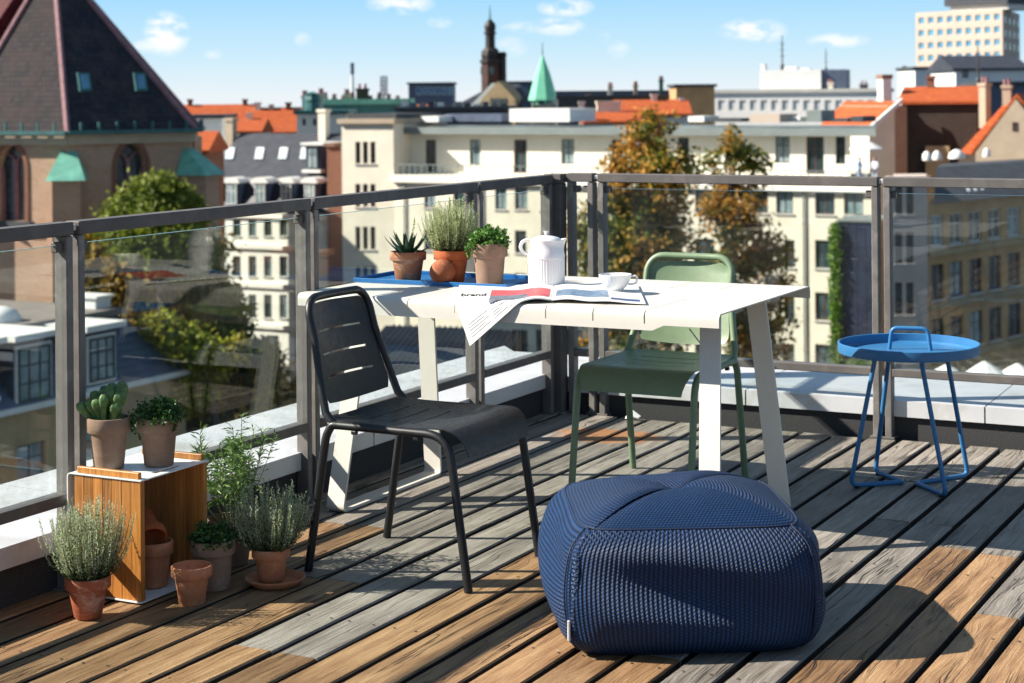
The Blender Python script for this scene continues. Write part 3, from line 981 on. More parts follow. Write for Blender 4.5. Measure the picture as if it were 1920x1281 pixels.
def heather(t, z0, spread, height, stems, seed, budmat, pot_r, bud_from=.35):
    rnd = random.Random(seed)
    st, lv, bd = MB(), MB(), MB()
    for k in range(stems):
        a = rnd.uniform(0, 2 * math.pi)
        q = math.sqrt(rnd.random())
        base = Vector((math.cos(a) * q * pot_r * .75, math.sin(a) * q * pot_r * .75, z0))
        out = q * spread * rnd.uniform(.75, 1.12)
        hh = height * rnd.uniform(.72, 1.05) * (1 - .28 * q * q)
        tip = Vector((math.cos(a) * out + rnd.uniform(-.012, .012), math.sin(a) * out + rnd.uniform(-.012, .012), z0 + hh))
        ctrl = base * .15 + Vector((math.cos(a) * out * .95, math.sin(a) * out * .95, z0 + hh * .32)) * .85
        pts = []
        for i in range(9):
            f = i / 8
            pts.append(base * (1 - f) ** 2 + ctrl * 2 * f * (1 - f) + tip * f * f)
        st.tube(pts[::2], [.0011, .001, .0009, .0007, .0004], 3, caps=False)
        n = int(hh / .00085)
        for i in range(n):
            f = .10 + .92 * (i + rnd.random()) / n
            p = base * (1 - f) ** 2 + ctrl * 2 * f * (1 - f) + tip * f * f
            tg = ((ctrl - base) * (1 - f) + (tip - ctrl) * f).normalized()
            sd = rvec(rnd)
            sd = (sd - tg * sd.dot(tg))
            if sd.length < .1: continue
            sd.normalize()
            d = (sd * .75 + tg * .7).normalized()
            taper = 1.15 - .75 * max(0, f - .35) / .65
            if f > bud_from + rnd.uniform(-.18, .22) and rnd.random() < .66:
                l = rnd.uniform(.0040, .0060) * (.75 + .35 * taper)
                leaf(bd, p + sd * rnd.uniform(.0008, .0042) * taper, d, tg, l, l * .8, .3)
            elif i % 2 == 0:
                l = rnd.uniform(.006, .010) * taper
                leaf(lv, p, d, tg, l, l * .32)
    a_ = st.build('stems', M['wood_stem'], t); b_ = lv.build('foliage', M['leaf_heather'], t); c_ = bd.build('flower_buds', budmat, t)
    for o in (a_, b_, c_): o['kind'] = 'stuff'

def herb(t, z0, rad, height, n, seed, mat, ls=.010, trail=(), squash=1.0):
    """low dome of small oval leaves on wiry stems, with trailing shoots"""
    rnd = random.Random(seed)
    st, lv = MB(), MB()
    for k in range(n):
        a = rnd.uniform(0, 2 * math.pi)
        ph = math.acos(1 - rnd.random() * 1.05)
        q = rnd.uniform(.55, 1.05) * (1 + .12 * math.sin(3 * a + seed))
        d = Vector((math.cos(a) * math.sin(ph), math.sin(a) * math.sin(ph), math.cos(ph)))
        tip = Vector((d.x * rad * q, d.y * rad * q, z0 + max(-.012, d.z) * height * q))
        base = Vector((d.x * rad * .3, d.y * rad * .3, z0 - .004))
        if k % 5 == 0:
            st.tube([base, (base + tip) / 2 + Vector((0, 0, height * .18)), tip], .0008, 3, caps=False)
        for j in range(4):
            p = tip + rvec(rnd) * ls * .55
            dd = (d * .6 + rvec(rnd) * .9 + Vector((0, 0, .25))).normalized()
            nn = (d + Vector((0, 0, .8)) + rvec(rnd) * .5).normalized()
            l = ls * rnd.uniform(.6, 1.2)
            oval(lv, p, dd, nn, l, l * .75)
    for (a, ln, r0) in trail:
        p0 = Vector((math.cos(a) * r0, math.sin(a) * r0, z0 + .008))
        pts = [p0]
        for i in range(1, 9):
            f = i / 8
            pts.append(Vector((math.cos(a) * (r0 + .012 * math.sin(math.pi * f) + .004), math.sin(a) * (r0 + .012 * math.sin(math.pi * f) + .004), z0 + .01 - ln * f)) + rvec(rnd) * .004)
        st.tube(pts, .0008, 3, caps=False)
        for p in pts:
            for j in range(5):
                dd = (rvec(rnd) + Vector((math.cos(a), math.sin(a), -.2)) * .7).normalized()
                oval(lv, p, dd, rvec(rnd), ls * .8, ls * .6)
    a_ = st.build('stems', M['stem'], t); b_ = lv.build('foliage', mat, t)
    for o in (a_, b_): o['kind'] = 'stuff'

def potted(name, label, cat, loc, rr, rb, h, mat, fill=.84, rz=0, band=.30, group=None, soil=True):
    t = thing(name, label, cat, loc, rz, group)
    pot_mesh(rr, rb, h, band).build('pot', mat, t, True)
    if soil: soil_mesh(rb + (rr - .008 - rb) * fill - .002, h * fill).build('soil', M['soil'], t, True)
    return t

# heather at the left corner of the crate
t = potted('potted_heather', 'white budded heather in a mottled terracotta pot before the crate', 'potted plant', (.215, -3.36, 0), .062, .037, .112, M['terracotta_old'])
heather(t, .098, .122, .22, 150, 11, M['bud_heather'], .055)
# heather on a saucer behind the chair leg
sc = thing('pot_saucer', 'round terracotta saucer under the heather beside the chair leg', 'saucer', (.487, -2.872, 0))
MB().lathe([(.001, 0), (.062, 0), (.068, .003), (.086, .019), (.087, .0225), (.084, .024), (.080, .021), (.064, .0075), (.001, .007)], 48, cap0=False, cap1=False).build('dish', M['terracotta'], sc, True)
t = potted('potted_heather', 'white budded heather in a terracotta pot standing on a saucer', 'potted plant', (.470, -2.868, .0085), .056, .036, .096, M['terracotta'])
heather(t, .084, .125, .20, 150, 23, M['bud_heather'], .05)
# small empty pot
potted('empty_pot', 'small empty terracotta pot in front of the open crate', 'pot', (.391, -3.135, 0), .057, .036, .108, M['terracotta'], soil=False)
# dark pot with low herb
t = potted('potted_herb', 'low green herb in a dark clay pot between crate and saucer', 'potted plant', (.352, -2.985, 0), .064, .046, .142, M['taupe'])
herb(t, .128, .068, .055, 420, 5, M['leaf_herb'], .0105)
# pots kept in the crate
t = potted('empty_pot', 'terracotta pot standing inside the open crate', 'pot', (.198, -3.062, .009), .058, .041, .130, M['terracotta'], soil=False)
t = potted('empty_pot', 'terracotta pot lying tilted in the mouth of the crate pot', 'pot', (.150, -3.04, .142), .053, .032, .100, M['terracotta_red'], soil=False)
t.rotation_euler = (R(18), R(128), R(-12)); t.location = (.146, -3.05, .205)
# tall narrow-leaved plant
t = potted('tall_herb', 'tall loose plant with narrow leaves behind the crate', 'potted plant', (.235, -2.74, 0), .075, .05, .14, M['taupe'])
rnd = random.Random(77)
st_, lv = MB(), MB()
for k in range(46):
    a = rnd.uniform(0, 2 * math.pi)
    q = rnd.uniform(.05, 1)
    base = Vector((math.cos(a) * .04 * q, math.sin(a) * .04 * q, .12))
    hh = rnd.uniform(.13, .33) * (1.05 - .3 * q)
    tip = base + Vector((math.cos(a) * .135 * q, math.sin(a) * .15 * q, hh))
    bow = Vector((math.cos(a) * .02, math.sin(a) * .02, hh * .12))
    pts = [base + (tip - base) * f + bow * math.sin(math.pi * f) for f in lin(0, 1, 6)]
    st_.tube(pts, .0011, 4, caps=False)
    for i in range(int(hh / .0075)):
        f = rnd.uniform(.25, 1.02)
        p = base + (tip - base) * f + bow * math.sin(math.pi * f)
        sd = rvec(rnd); sd.z = abs(sd.z) * .6
        d = (sd + Vector((0, 0, .35))).normalized()
        l = rnd.uniform(.022, .048)
        leaf(lv, p, d, rvec(rnd), l * .55, .0048, .15)
        d2 = (d + Vector((0, 0, -.45))).normalized()
        leaf(lv, p + d * l * .3, d2, rvec(rnd), l * .7, .0045, .15)
for o in (st_.build('stems', M['stem'], t), lv.build('foliage', M['leaf_tall'], t)): o['kind'] = 'stuff'

# cactus on the crate
def cactus_mat():
    m, N, bs = new_mat('cactus_skin')
    co = N.n('ShaderNodeTexCoord').outputs['Object']
    f = N.noise(co, 60, 4, .6)
    c = N.ramp(f, [(.3, (.045, .105, .028)), (.7, (.13, .235, .065))])
    v = N.n('ShaderNodeTexVoronoi', {'Vector': co, 'Scale': 130.}).outputs['Distance']
    c = N.mix(N.maprange(v, .08, .2, .6, 0), c, (.50, .44, .30))
    N.t.links.new(c, bs.inputs['Base Color'])
    bs.inputs['Roughness'].default_value = .5
    return m
M['cactus'] = cactus_mat()
M['cactus_scar'] = P('dry_cactus_tip', (.28, .17, .09), .9, 0, .3, 60)
t = potted('potted_cactus', 'clump of club shaped green cactus in a taupe pot on the crate', 'potted plant', (.082, -3.112, .3455), .062, .043, .146, M['taupe'])
rnd = random.Random(4)
def club(b, tip, r0, r1, kids=True):
    b, tip = Vector(b), Vector(tip)
    ax = tip - b
    L = ax.length
    prof = [(.0, r0 * .9), (.2, r0), (.46, r0 * 1.05), (.58, r1 * .72), (.68, r1 * .93), (.80, r1 * 1.02), (.90, r1 * .93), (.965, r1 * .70), (1.0, r1 * .50)]
    z = ax.normalized(); x = z.orthogonal().normalized(); y = z.cross(x)
    n = 30
    vs, fs = [], []
    for f, r in prof:
        for k in range(n):
            a = 2 * math.pi * k / n
            q = r * (1 + .055 * math.cos(5 * a))
            vs.append(b + z * (L * f) + (x * math.cos(a) + y * math.sin(a)) * q)
    for i in range(len(prof) - 1):
        for k in range(n):
            fs.append((i * n + k, i * n + (k + 1) % n, (i + 1) * n + (k + 1) % n, (i + 1) * n + k))
    o = MB().add(vs, fs).build('cactus_club', M['cactus'], t, 'all')
    MB().add([b + z * (L * .997 if k == n else L * .998) + ((x * math.cos(2 * math.pi * k / n) + y * math.sin(2 * math.pi * k / n)) * r1 * .47 if k < n else Vector((0, 0, 0)) - z * .002) for k in range(n + 1)],
             [(k, (k + 1) % n, n) for k in range(n)]).build('dry_tip', M['cactus_scar'], o)
for (bx_, by_, tx, ty, tz, r1) in ((-.026, -.02, -.068, -.050, .068, .0115), (-.02, -.012, -.045, -.034, .078, .0125), (-.008, -.02, -.02, -.030, .084, .0135),
                                   (.002, .01, -.035, .01, .100, .0135), (.012, .0, .006, .002, .112, .0145), (.01, .014, -.006, .022, .122, .0135),
                                   (.02, .012, .030, .026, .128, .0145), (.018, -.006, .040, .006, .102, .0150), (.024, -.014, .034, -.006, .070, .0140),
                                   (-.014, .016, -.040, .028, .110, .0125), (.0, -.022, .004, -.022, .096, .0125), (-.02, .004, -.052, -.004, .098, .012)):
    club((bx_, by_, .118), (tx * 1.0, ty * 1.0, .126 + tz * .92), .0085, r1 * 1.28)
t = potted('potted_herb', 'bushy small leaved herb in a brown pot on the crate', 'potted plant', (.190, -3.022, .3455), .060, .042, .140, M['taupe'])
herb(t, .130, .072, .058, 520, 9, M['leaf_herb'], .0095, trail=((3.6, .05, .062), (3.2, .07, .062), (4.0, .03, .062), (-.2, .03, .06), (2.9, .05, .062)))

# ================================================================== on the table
Z = .732
# (table tray) folded blue sheet
tr = thing('serving_tray', 'flat blue rectangular tray under the potted plants on the table', 'tray', (.300, -1.500, Z))
a_, b_ = .312, .160
MB().bbox(-a_, a_, -b_, b_, .0006, .0036, .0008).build('tray_base', M['tray_blue'], tr)
for (x0, x1, y0, y1) in ((-a_, a_, -b_, -b_ + .004), (-a_, a_, b_ - .004, b_), (-a_, -a_ + .004, -b_ + .0042, b_ - .0042), (a_ - .004, a_, -b_ + .0042, b_ - .0042)):
    MB().bbox(x0, x1, y0, y1, .0038, .0165, .0012).build('tray_rim', M['tray_blue'], tr)
ZT = Z + .004
# aloe
def aloe_mat():
    m, N, bs = new_mat('aloe_skin')
    co = N.n('ShaderNodeTexCoord').outputs['Object']
    c = N.ramp(N.noise(co, 30, 3), [(.3, (.012, .05, .020)), (.7, (.035, .105, .038))])
    v = N.n('ShaderNodeTexVoronoi', {'Vector': N.vmul(co, (1., 1., .7)), 'Scale': 230.}).outputs['Distance']
    c = N.mix(N.maprange(v, .12, .24, .75, 0), c, (.34, .46, .28))
    N.t.links.new(c, bs.inputs['Base Color'])
    bs.inputs['Roughness'].default_value = .35
    return m
M['aloe'] = aloe_mat()
t = potted('potted_aloe', 'spiky dark green aloe in a faded terracotta pot on the tray', 'potted plant', (.173, -1.585, ZT), .066, .045, .108, terracotta('faded_terracotta', (.42, .18, .10), (.62, .44, .36), .7), fill=.88)
rnd = random.Random(31)
for k in range(15):
    a = k * 2.39996 + .4
    lift = .25 + .06 * k if k < 13 else 1.25
    L = (.125 - .003 * k) * rnd.uniform(.9, 1.1)
    d0 = Vector((math.cos(a), math.sin(a), 0))
    sd = Vector((-math.sin(a), math.cos(a), 0))
    vs, fs = [], []
    n = 9
    for i in range(n + 1):
        f = i / n
        e = lift + .25 * f if lift < .9 else lift
        rr_ = L * f
        p = d0 * (.008 + rr_ * math.cos(min(1.45, e))) + Vector((0, 0, .094 + rr_ * math.sin(min(1.45, e))))
        w = .0135 * (1 - f ** 1.7) + .0006
        th = .0055 * (1 - f) + .0006
        up = Vector((-d0.x * math.sin(e), -d0.y * math.sin(e), math.cos(e)))
        vs += [p - sd * w + up * th * .5, p + up * th * -.1, p + sd * w + up * th * .5, p - up * th]
    for i in range(n):
        for j in range(4):
            fs.append((i * 4 + j, i * 4 + (j + 1) % 4, i * 4 + 4 + (j + 1) % 4, i * 4 + 4 + j))
    MB().add(vs, fs + [tuple(n * 4 + j for j in range(4))]).build('aloe_leaf', M['aloe'], t, True)
fs_ = MB()
pts = [Vector((.012 + .016 * f, .0, .10 + .125 * f)) for f in lin(0, 1, 8)]
fs_.tube(pts, .0016, 5)
rnd = random.Random(8)
for i in range(60):
    f = rnd.uniform(.45, 1)
    d = (rvec(rnd) + Vector((0, 0, .4))).normalized()
    leaf(fs_, Vector((.012 + .016 * f, 0, .10 + .125 * f)), d, rvec(rnd), .007, .004)
fs_.build('flower_stalk', M['bud_heather_green'], t)
# heather in the middle of the tray
t = potted('potted_heather', 'pale green heather in a red terracotta pot on the tray', 'potted plant', (.334, -1.548, ZT), .066, .043, .115, M['terracotta_red'])
heather(t, .102, .108, .195, 170, 41, M['bud_heather_green'], .056, .3)
bl = thing('clay_ball', 'terracotta ball leaning on the heather pot', 'ball', (.342, -1.632, ZT))
prof = [(.046 * math.sin(q) + .0001, .043 - .046 * math.cos(q) * (.94 if math.cos(q) > 0 else 1.0)) for q in lin(0, math.pi, 18)]
MB().lathe(prof, 40).build('shell', terracotta('speckled_clay', (.34, .10, .045), (.55, .25, .14), .6), bl, 'all')
MB().tube([(.0445 * math.cos(q), .0445 * math.sin(q), .0455) for q in lin(0, 2 * math.pi, 36)[:-1]], .0006, 4, closed=True).build('mould_line', M['terracotta_red'], bl)
# taupe pot with bright herb
t = potted('potted_herb', 'bright green herb in a taupe clay pot at the right of the tray', 'potted plant', (.508, -1.590, ZT), .064, .046, .148, M['taupe'], band=.33)
herb(t, .138, .070, .062, 430, 14, M['leaf_bright'], .0125, trail=((3.9, .045, .066), (4.3, .03, .066)))

# ---- porcelain pitcher with fluted belly
pt = thing('pitcher', 'white porcelain pitcher with fluted belly, lid and ring handle', 'pitcher', (.707, -1.543, Z), R(27))
def flute(a, z):
    if .006 < z < .103: return 1 - .022 * (.5 + .5 * math.cos(46 * a)) ** .6
    return 1
prof = [(.001, .0), (.056, .0), (.060, .003), (.0635, .010), (.0645, .03), (.0645, .08), (.0640, .1025), (.0655, .1035), (.0650, .112), (.0615, .126), (.0570, .136), (.0545, .146), (.0545, .156), (.0565, .165), (.0550, .1665), (.051, .160), (.050, .146)]
m = MB().lathe(prof, 276, cap0=True, cap1=False, rfun=flute)
# pull the lip out to a spout on the +x side
vs = []
for (x, y, z) in m.v:
    if z > .125:
        a = math.atan2(y, x)
        k = math.exp(-(a / .30) ** 2) * min(1, (z - .125) / .035)
        x += .016 * k; z += .004 * k
    vs.append((x, y, z))
m.v = vs
m.build('body', M['porcelain'], pt, True)
MB().lathe([(.0545, .1645), (.0515, .168), (.042, .174), (.028, .1785), (.010, .181), (.001, .1813)], 60, cap0=True, cap1=False).build('lid', M['porcelain'], pt, True)
MB().lathe([(.004, .1805), (.0045, .186), (.0085, .1935), (.0090, .1955), (.001, .196)], 28, cap0=False, cap1=False).build('lid_knob', M['porcelain'], pt, True)
hp = [Vector((-.066 + .023 * math.cos(q), 0, .141 + .024 * math.sin(q))) for q in lin(.35, 2 * math.pi - .75, 22)]
MB().tube(hp, .0062, 12).build('handle', M['porcelain'], pt, 'all')

# ---- tea cup on the magazine
cu = thing('tea_cup', 'wide white fluted tea cup on the open magazine', 'cup', (1.012, -1.64, Z + .012), R(27))
def cflute(a, z): return 1 - .014 * (.5 + .5 * math.cos(34 * a)) if .012 < z < .046 else 1
MB().lathe([(.001, .003), (.024, .003), (.0255, .0), (.028, .0), (.0285, .005), (.038, .014), (.047, .028), (.053, .044), (.0555, .053), (.0545, .0545), (.0525, .053), (.045, .029), (.034, .014), (.001, .009)], 170, cap0=False, cap1=False, rfun=cflute).build('bowl', M['porcelain'], cu, True)
MB().tube(fillet([(.050, 0, .046), (.074, 0, .050), (.072, 0, .022), (.044, 0, .020)], .016, 6), .0034, 10).build('handle', M['porcelain'], cu, 'all')

# ---- open magazine hanging over the table edge
mg = thing('magazine', 'open magazine with red picture hanging over the table edge', 'magazine', (0, 0, 0))
M['paper'] = P('magazine_paper', (.78, .77, .75), .55, 0, .03, 30)
M['print_grey'] = P('grey_print', (.60, .60, .60), .6, 0, .3, 90)
M['print_red'] = P('red_photo_print', (.62, .10, .11), .5, 0, .25, 26)
M['print_dark'] = P('slate_photo_print', (.16, .18, .22), .5, 0, .5, 45)
M['print_blue'] = P('blue_photo_print', (.16, .23, .33), .45, 0, .6, 40)
M['print_navy'] = P('navy_print', (.05, .08, .20), .45, 0, .3, 40)
M['print_black'] = P('black_ink', (.02, .02, .022), .6)
PA, PB, PC, PD, PE_, PF_ = [Vector(q) for q in ((.930, -1.962), (.745, -1.563), (.395, -1.60), (.690, -2.178), (1.235, -1.905), (.985, -1.395))]
EDGE = -2.030
def page(s, tt, lift=0.):
    """s: across the pages in metres (negative = left page), tt: along the spine from its near end"""
    v = tt / PHT
    if s < 0: q = (PA * (1 - v) + PB * v).lerp(PD * (1 - v) + PC * v, -s / PWL)
    else: q = (PA * (1 - v) + PB * v).lerp(PE_ * (1 - v) + PF_ * v, s / PWR)
    arch = .0105 * math.exp(-((abs(s) - .05) / .05) ** 2) * (1 if s < 0 else .9) + .0035
    if s > 0: arch += .006 * math.exp(-((s - .16) / .05) ** 2)
    x, y, z = q.x, q.y, Z + .003 + arch + lift
    e = EDGE + .012 - y                                    # length of paper past the table edge
    if e > 0:
        r0 = .03
        a = min(e, r0) / r0 * 1.36
        y = EDGE + .012 - r0 / 1.36 * math.sin(a)
        z -= r0 / 1.36 * (1 - math.cos(a))
        if e > r0:
            y -= (e - r0) * math.cos(1.36); z -= (e - r0) * math.sin(1.36)
        y -= lift
    return (x, y, z)
PWL, PWR, PHT = .335, .265, .44
def mat_sheet(s0, s1, t0, t1, mat, name, th, lift, parent):
    return MB().sheet(lambda u, v: page(u, v, lift), lin(s0, s1, 26), lin(t0, t1, 26), (), th).build(name, mat, parent, True)
body = mat_sheet(-PWL, -.001, 0, PHT, M['paper'], 'left_pages', .004, 0, mg)
body2 = mat_sheet(.001, PWR, 0, PHT, M['paper'], 'right_pages', .004, 0, mg)
L1, L2 = .0026, .0030
mat_sheet(-.215, -.008, .055, .285, M['print_red'], 'red_picture', .0004, L1, body)
mat_sheet(-.215, -.085, .050, .150, M['print_dark'], 'grey_picture', .0004, L2, body)
mat_sheet(.012, .165, .075, .25, M['print_blue'], 'street_picture', .0004, L1, body2)
mat_sheet(.17, .252, .02, .065, M['print_navy'], 'navy_block', .0004, L1, body2)
for k in range(9):
    mat_sheet(.178, .250, .09 + k * .024, .094 + k * .024, M['print_grey'], 'text_line', .0003, L1, body2)
for c0 in (-.318, -.215):
    for k in range(5):
        mat_sheet(c0, c0 + .088 - .02 * (k % 2), .012 + k * .0072, .0142 + k * .0072, M['print_grey'], 'text_line', .0003, L1, body)
for k in range(3):
    mat_sheet(-.325 + .11 * k, -.245 + .10 * k, .395, .402, M['print_dark' if k == 1 else 'print_grey'], 'text_line', .0003, L1, body)
tc = bpy.data.curves.new('headline', 'FONT')
tc.body = 'brand'
tc.size = .062
tc.offset = .0013
tmp = bpy.data.objects.new('headline_tmp', tc)
COL.objects.link(tmp)
dg = bpy.context.evaluated_depsgraph_get()
tm = bpy.data.meshes.new_from_object(tmp.evaluated_get(dg))
bpy.data.objects.remove(tmp)
for v in tm.vertices:
    p = page(-.318 + v.co.x * .62, .150 + v.co.y * 1.35, .0029)
    v.co = p
tm.materials.clear(); tm.materials.append(M['print_black'])
ho = bpy.data.objects.new('headline', tm); COL.objects.link(ho); ho.parent = body

# scrap of white paper lying against the parapet
sp = MB()
rnd = random.Random(2)
vs = [(0, 0, .045)]
for k in range(9):
    a = 2 * math.pi * k / 9
    q = rnd.uniform(.022, .042)
    vs.append((q * math.cos(a), .5 * q * math.sin(a), rnd.uniform(.0, .02)))
sp.add(vs, [(0, 1 + k, 1 + (k + 1) % 9) for k in range(9)] + [tuple(range(9, 0, -1))])
o = sp.build('paper_scrap', M['paper'], loc=(.375, -.055, .001))
tag(o, 'small crumpled white paper scrap on the deck by the parapet', 'paper scrap')
# ================================================================== the city behind
ZB = -23.0
g = MB().quad((-3000, -3000, ZB), (3000, -3000, ZB), (3000, 3000, ZB), (-3000, 3000, ZB)).build('ground', P('street_asphalt', (.055, .055, .056), .9, 0, .25, .2, space='World'))
tag(g, kind='structure')

def uv_tiles(name, cols, mortar, w=.24, h=.30, rough=.75, var=.5):
    m, N, bs = new_mat(name)
    uv = N.n('ShaderNodeUVMap').outputs[0]
    bk = N.n('ShaderNodeTexBrick', {'Vector': uv, 'Color1': (*cols[0], 1), 'Color2': (*cols[1], 1), 'Mortar': (*mortar, 1), 'Scale': 1., 'Mortar Size': .02,
                                    'Brick Width': w, 'Row Height': h, 'Bias': 0., 'Mortar Smooth': .3})
    f = N.noise(uv, .9, 5, .65)
    c = N.mix(N.maprange(f, .45, .7, 0, var), bk.outputs[0], cols[2])
    N.t.links.new(c, bs.inputs['Base Color'])
    bs.inputs['Roughness'].default_value = rough
    bs.inputs['Specular IOR Level'].default_value = .2
    bp = N.n('ShaderNodeBump', {'Height': bk.outputs[1], 'Strength': .5, 'Distance': .05}, invert=True)
    N.t.links.new(bp.outputs[0], bs.inputs['Normal'])
    return m
M['tile_slate'] = uv_tiles('blue_black_glazed_tiles', ((.020, .022, .032), (.042, .040, .050), (.085, .055, .050)), (.008, .008, .01), .24, .30, .6)
M['tile_mixed'] = uv_tiles('grey_glazed_tiles', ((.022, .020, .024), (.042, .034, .037), (.060, .033, .030)), (.010, .010, .012), .24, .30, .8)
M['tile_maroon'] = uv_tiles('maroon_tiles', ((.085, .018, .022), (.12, .03, .03), (.06, .02, .03)), (.03, .01, .012), .24, .30)
M['tile_red'] = uv_tiles('orange_red_tiles', ((.44, .085, .022), (.52, .13, .035), (.30, .06, .03)), (.2, .05, .03), .3, .36)
M['brick'] = uv_tiles('tan_church_brick', ((.36, .19, .12), (.46, .26, .165), (.52, .37, .26)), (.46, .36, .27), .30, .10, .9, .6)
M['brick_dark'] = uv_tiles('soot_brown_brick', ((.045, .030, .024), (.07, .045, .033), (.09, .06, .045)), (.06, .05, .045), .3, .1, .9, .5)
M['brick_red'] = uv_tiles('red_brick', ((.20, .065, .038), (.27, .09, .05), (.22, .10, .065)), (.25, .16, .12), .3, .1, .9, .4)
M['slate'] = P('blue_black_slate', (.030, .034, .046), .55, 0, .3, 1.2, bump=.2, bscale=4)
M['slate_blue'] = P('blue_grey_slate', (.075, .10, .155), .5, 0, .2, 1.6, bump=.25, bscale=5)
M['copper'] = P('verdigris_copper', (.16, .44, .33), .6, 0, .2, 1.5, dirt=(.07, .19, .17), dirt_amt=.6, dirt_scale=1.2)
M['copper_mint'] = P('pale_verdigris', (.17, .55, .36), .6, 0, .12, .8)  # mint green of the spire copper itself
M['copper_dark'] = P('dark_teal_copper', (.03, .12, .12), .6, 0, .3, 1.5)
M['ridge_pink'] = P('rose_ridge_tiles', (.27, .14, .15), .8, 0, .25, 3)
M['cream'] = P('cream_stucco', (.76, .70, .575), .9, 0, .07, .6, dirt=(.52, .45, .33), dirt_amt=.3, dirt_scale=.35)
M['cream_pale'] = P('ivory_stucco', (.78, .755, .65), .9, 0, .05, .6, dirt=(.55, .52, .44), dirt_amt=.3, dirt_scale=.3)
M['white_stucco'] = P('white_facade', (.80, .78, .69), .9, 0, .05, .6, dirt=(.5, .5, .45), dirt_amt=.3, dirt_scale=.4)
M['tan_stucco'] = P('tan_plaster', (.40, .29, .16), .9, 0, .12, .8, dirt=(.22, .16, .09), dirt_amt=.5, dirt_scale=.5)
M['rose_stucco'] = P('rose_grey_plaster', (.52, .43, .38), .9, 0, .08, .7)
M['stone_beige'] = P('beige_render', (.42, .34, .25), .9, 0, .1, .8)
M['roof_metal'] = P('grey_green_roof_edge', (.20, .235, .23), .6, .2, .1, .8)
M['roof_dark'] = P('dark_roofing', (.045, .050, .058), .7, 0, .25, 1.)
M['concrete'] = P('pale_concrete', (.50, .49, .46), .9, 0, .08, .5)
M['white_panel'] = P('white_cladding', (.76, .76, .74), .7, 0, .04, .6)
M['pink_panel'] = P('sand_rose_cladding', (.50, .41, .34), .85, 0, .05, .2)
M['panel_navy'] = P('navy_cladding', (.016, .024, .055), .45, 0, .3, .8)
M['frame_white'] = P('white_window_frame', (.70, .70, .67), .6, 0, .05, 2)
M['frame_dark'] = P('dark_window_frame', (.045, .06, .06), .6, 0, .15, 2)
M['frame_red'] = P('red_brown_window_frame', (.12, .05, .04), .6, 0, .2, 2)
def pane_mat(name, a, b, rough=.08):
    m, N, bs = new_mat(name)
    co = N.n('ShaderNodeNewGeometry').outputs['Position']
    c = N.ramp(N.noise(co, .9, 3, .6), [(.35, a), (.65, b)])
    N.t.links.new(c, bs.inputs['Base Color'])
    bs.inputs['Roughness'].default_value = rough
    bs.inputs['Specular IOR Level'].default_value = .8
    return m
M['pane'] = pane_mat('window_glass', (.018, .032, .038), (.06, .10, .11))
M['pane_curtain'] = pane_mat('curtained_window_glass', (.12, .20, .22), (.33, .40, .42), .15)
M['pane_blue'] = pane_mat('sky_blue_window_glass', (.06, .20, .34), (.12, .34, .48))
M['pane_sky'] = pane_mat('skylight_glass', (.50, .56, .60), (.68, .72, .75), .2)
M['person_skin'] = P('skin', (.48, .30, .22), .6)
M['shirt_blue'] = P('light_blue_shirt', (.30, .42, .66), .8, 0, .1, 8)
M['shirt_white'] = P('white_blue_shirt', (.62, .68, .80), .8, 0, .1, 8)
M['trousers'] = P('dark_trousers', (.03, .035, .05), .9)
M['hair'] = P('brown_hair', (.06, .035, .02), .7)

def meters_uv(o, axes=None):
    """UV in metres on every face, from the face's own plane"""
    me = o.data
    l = me.uv_layers.new(name='UVMap')
    for p in me.polygons:
        n = p.normal
        if abs(n.z) > .97: u_, v_ = Vector((1, 0, 0)), Vector((0, 1, 0))
        else:
            u_ = Vector((-n.y, n.x, 0)).normalized(); v_ = n.cross(u_)
        for li in p.loop_indices:
            c = me.vertices[me.loops[li].vertex_index].co
            l.data[li].uv = (c.dot(u_), c.dot(v_))
    return o

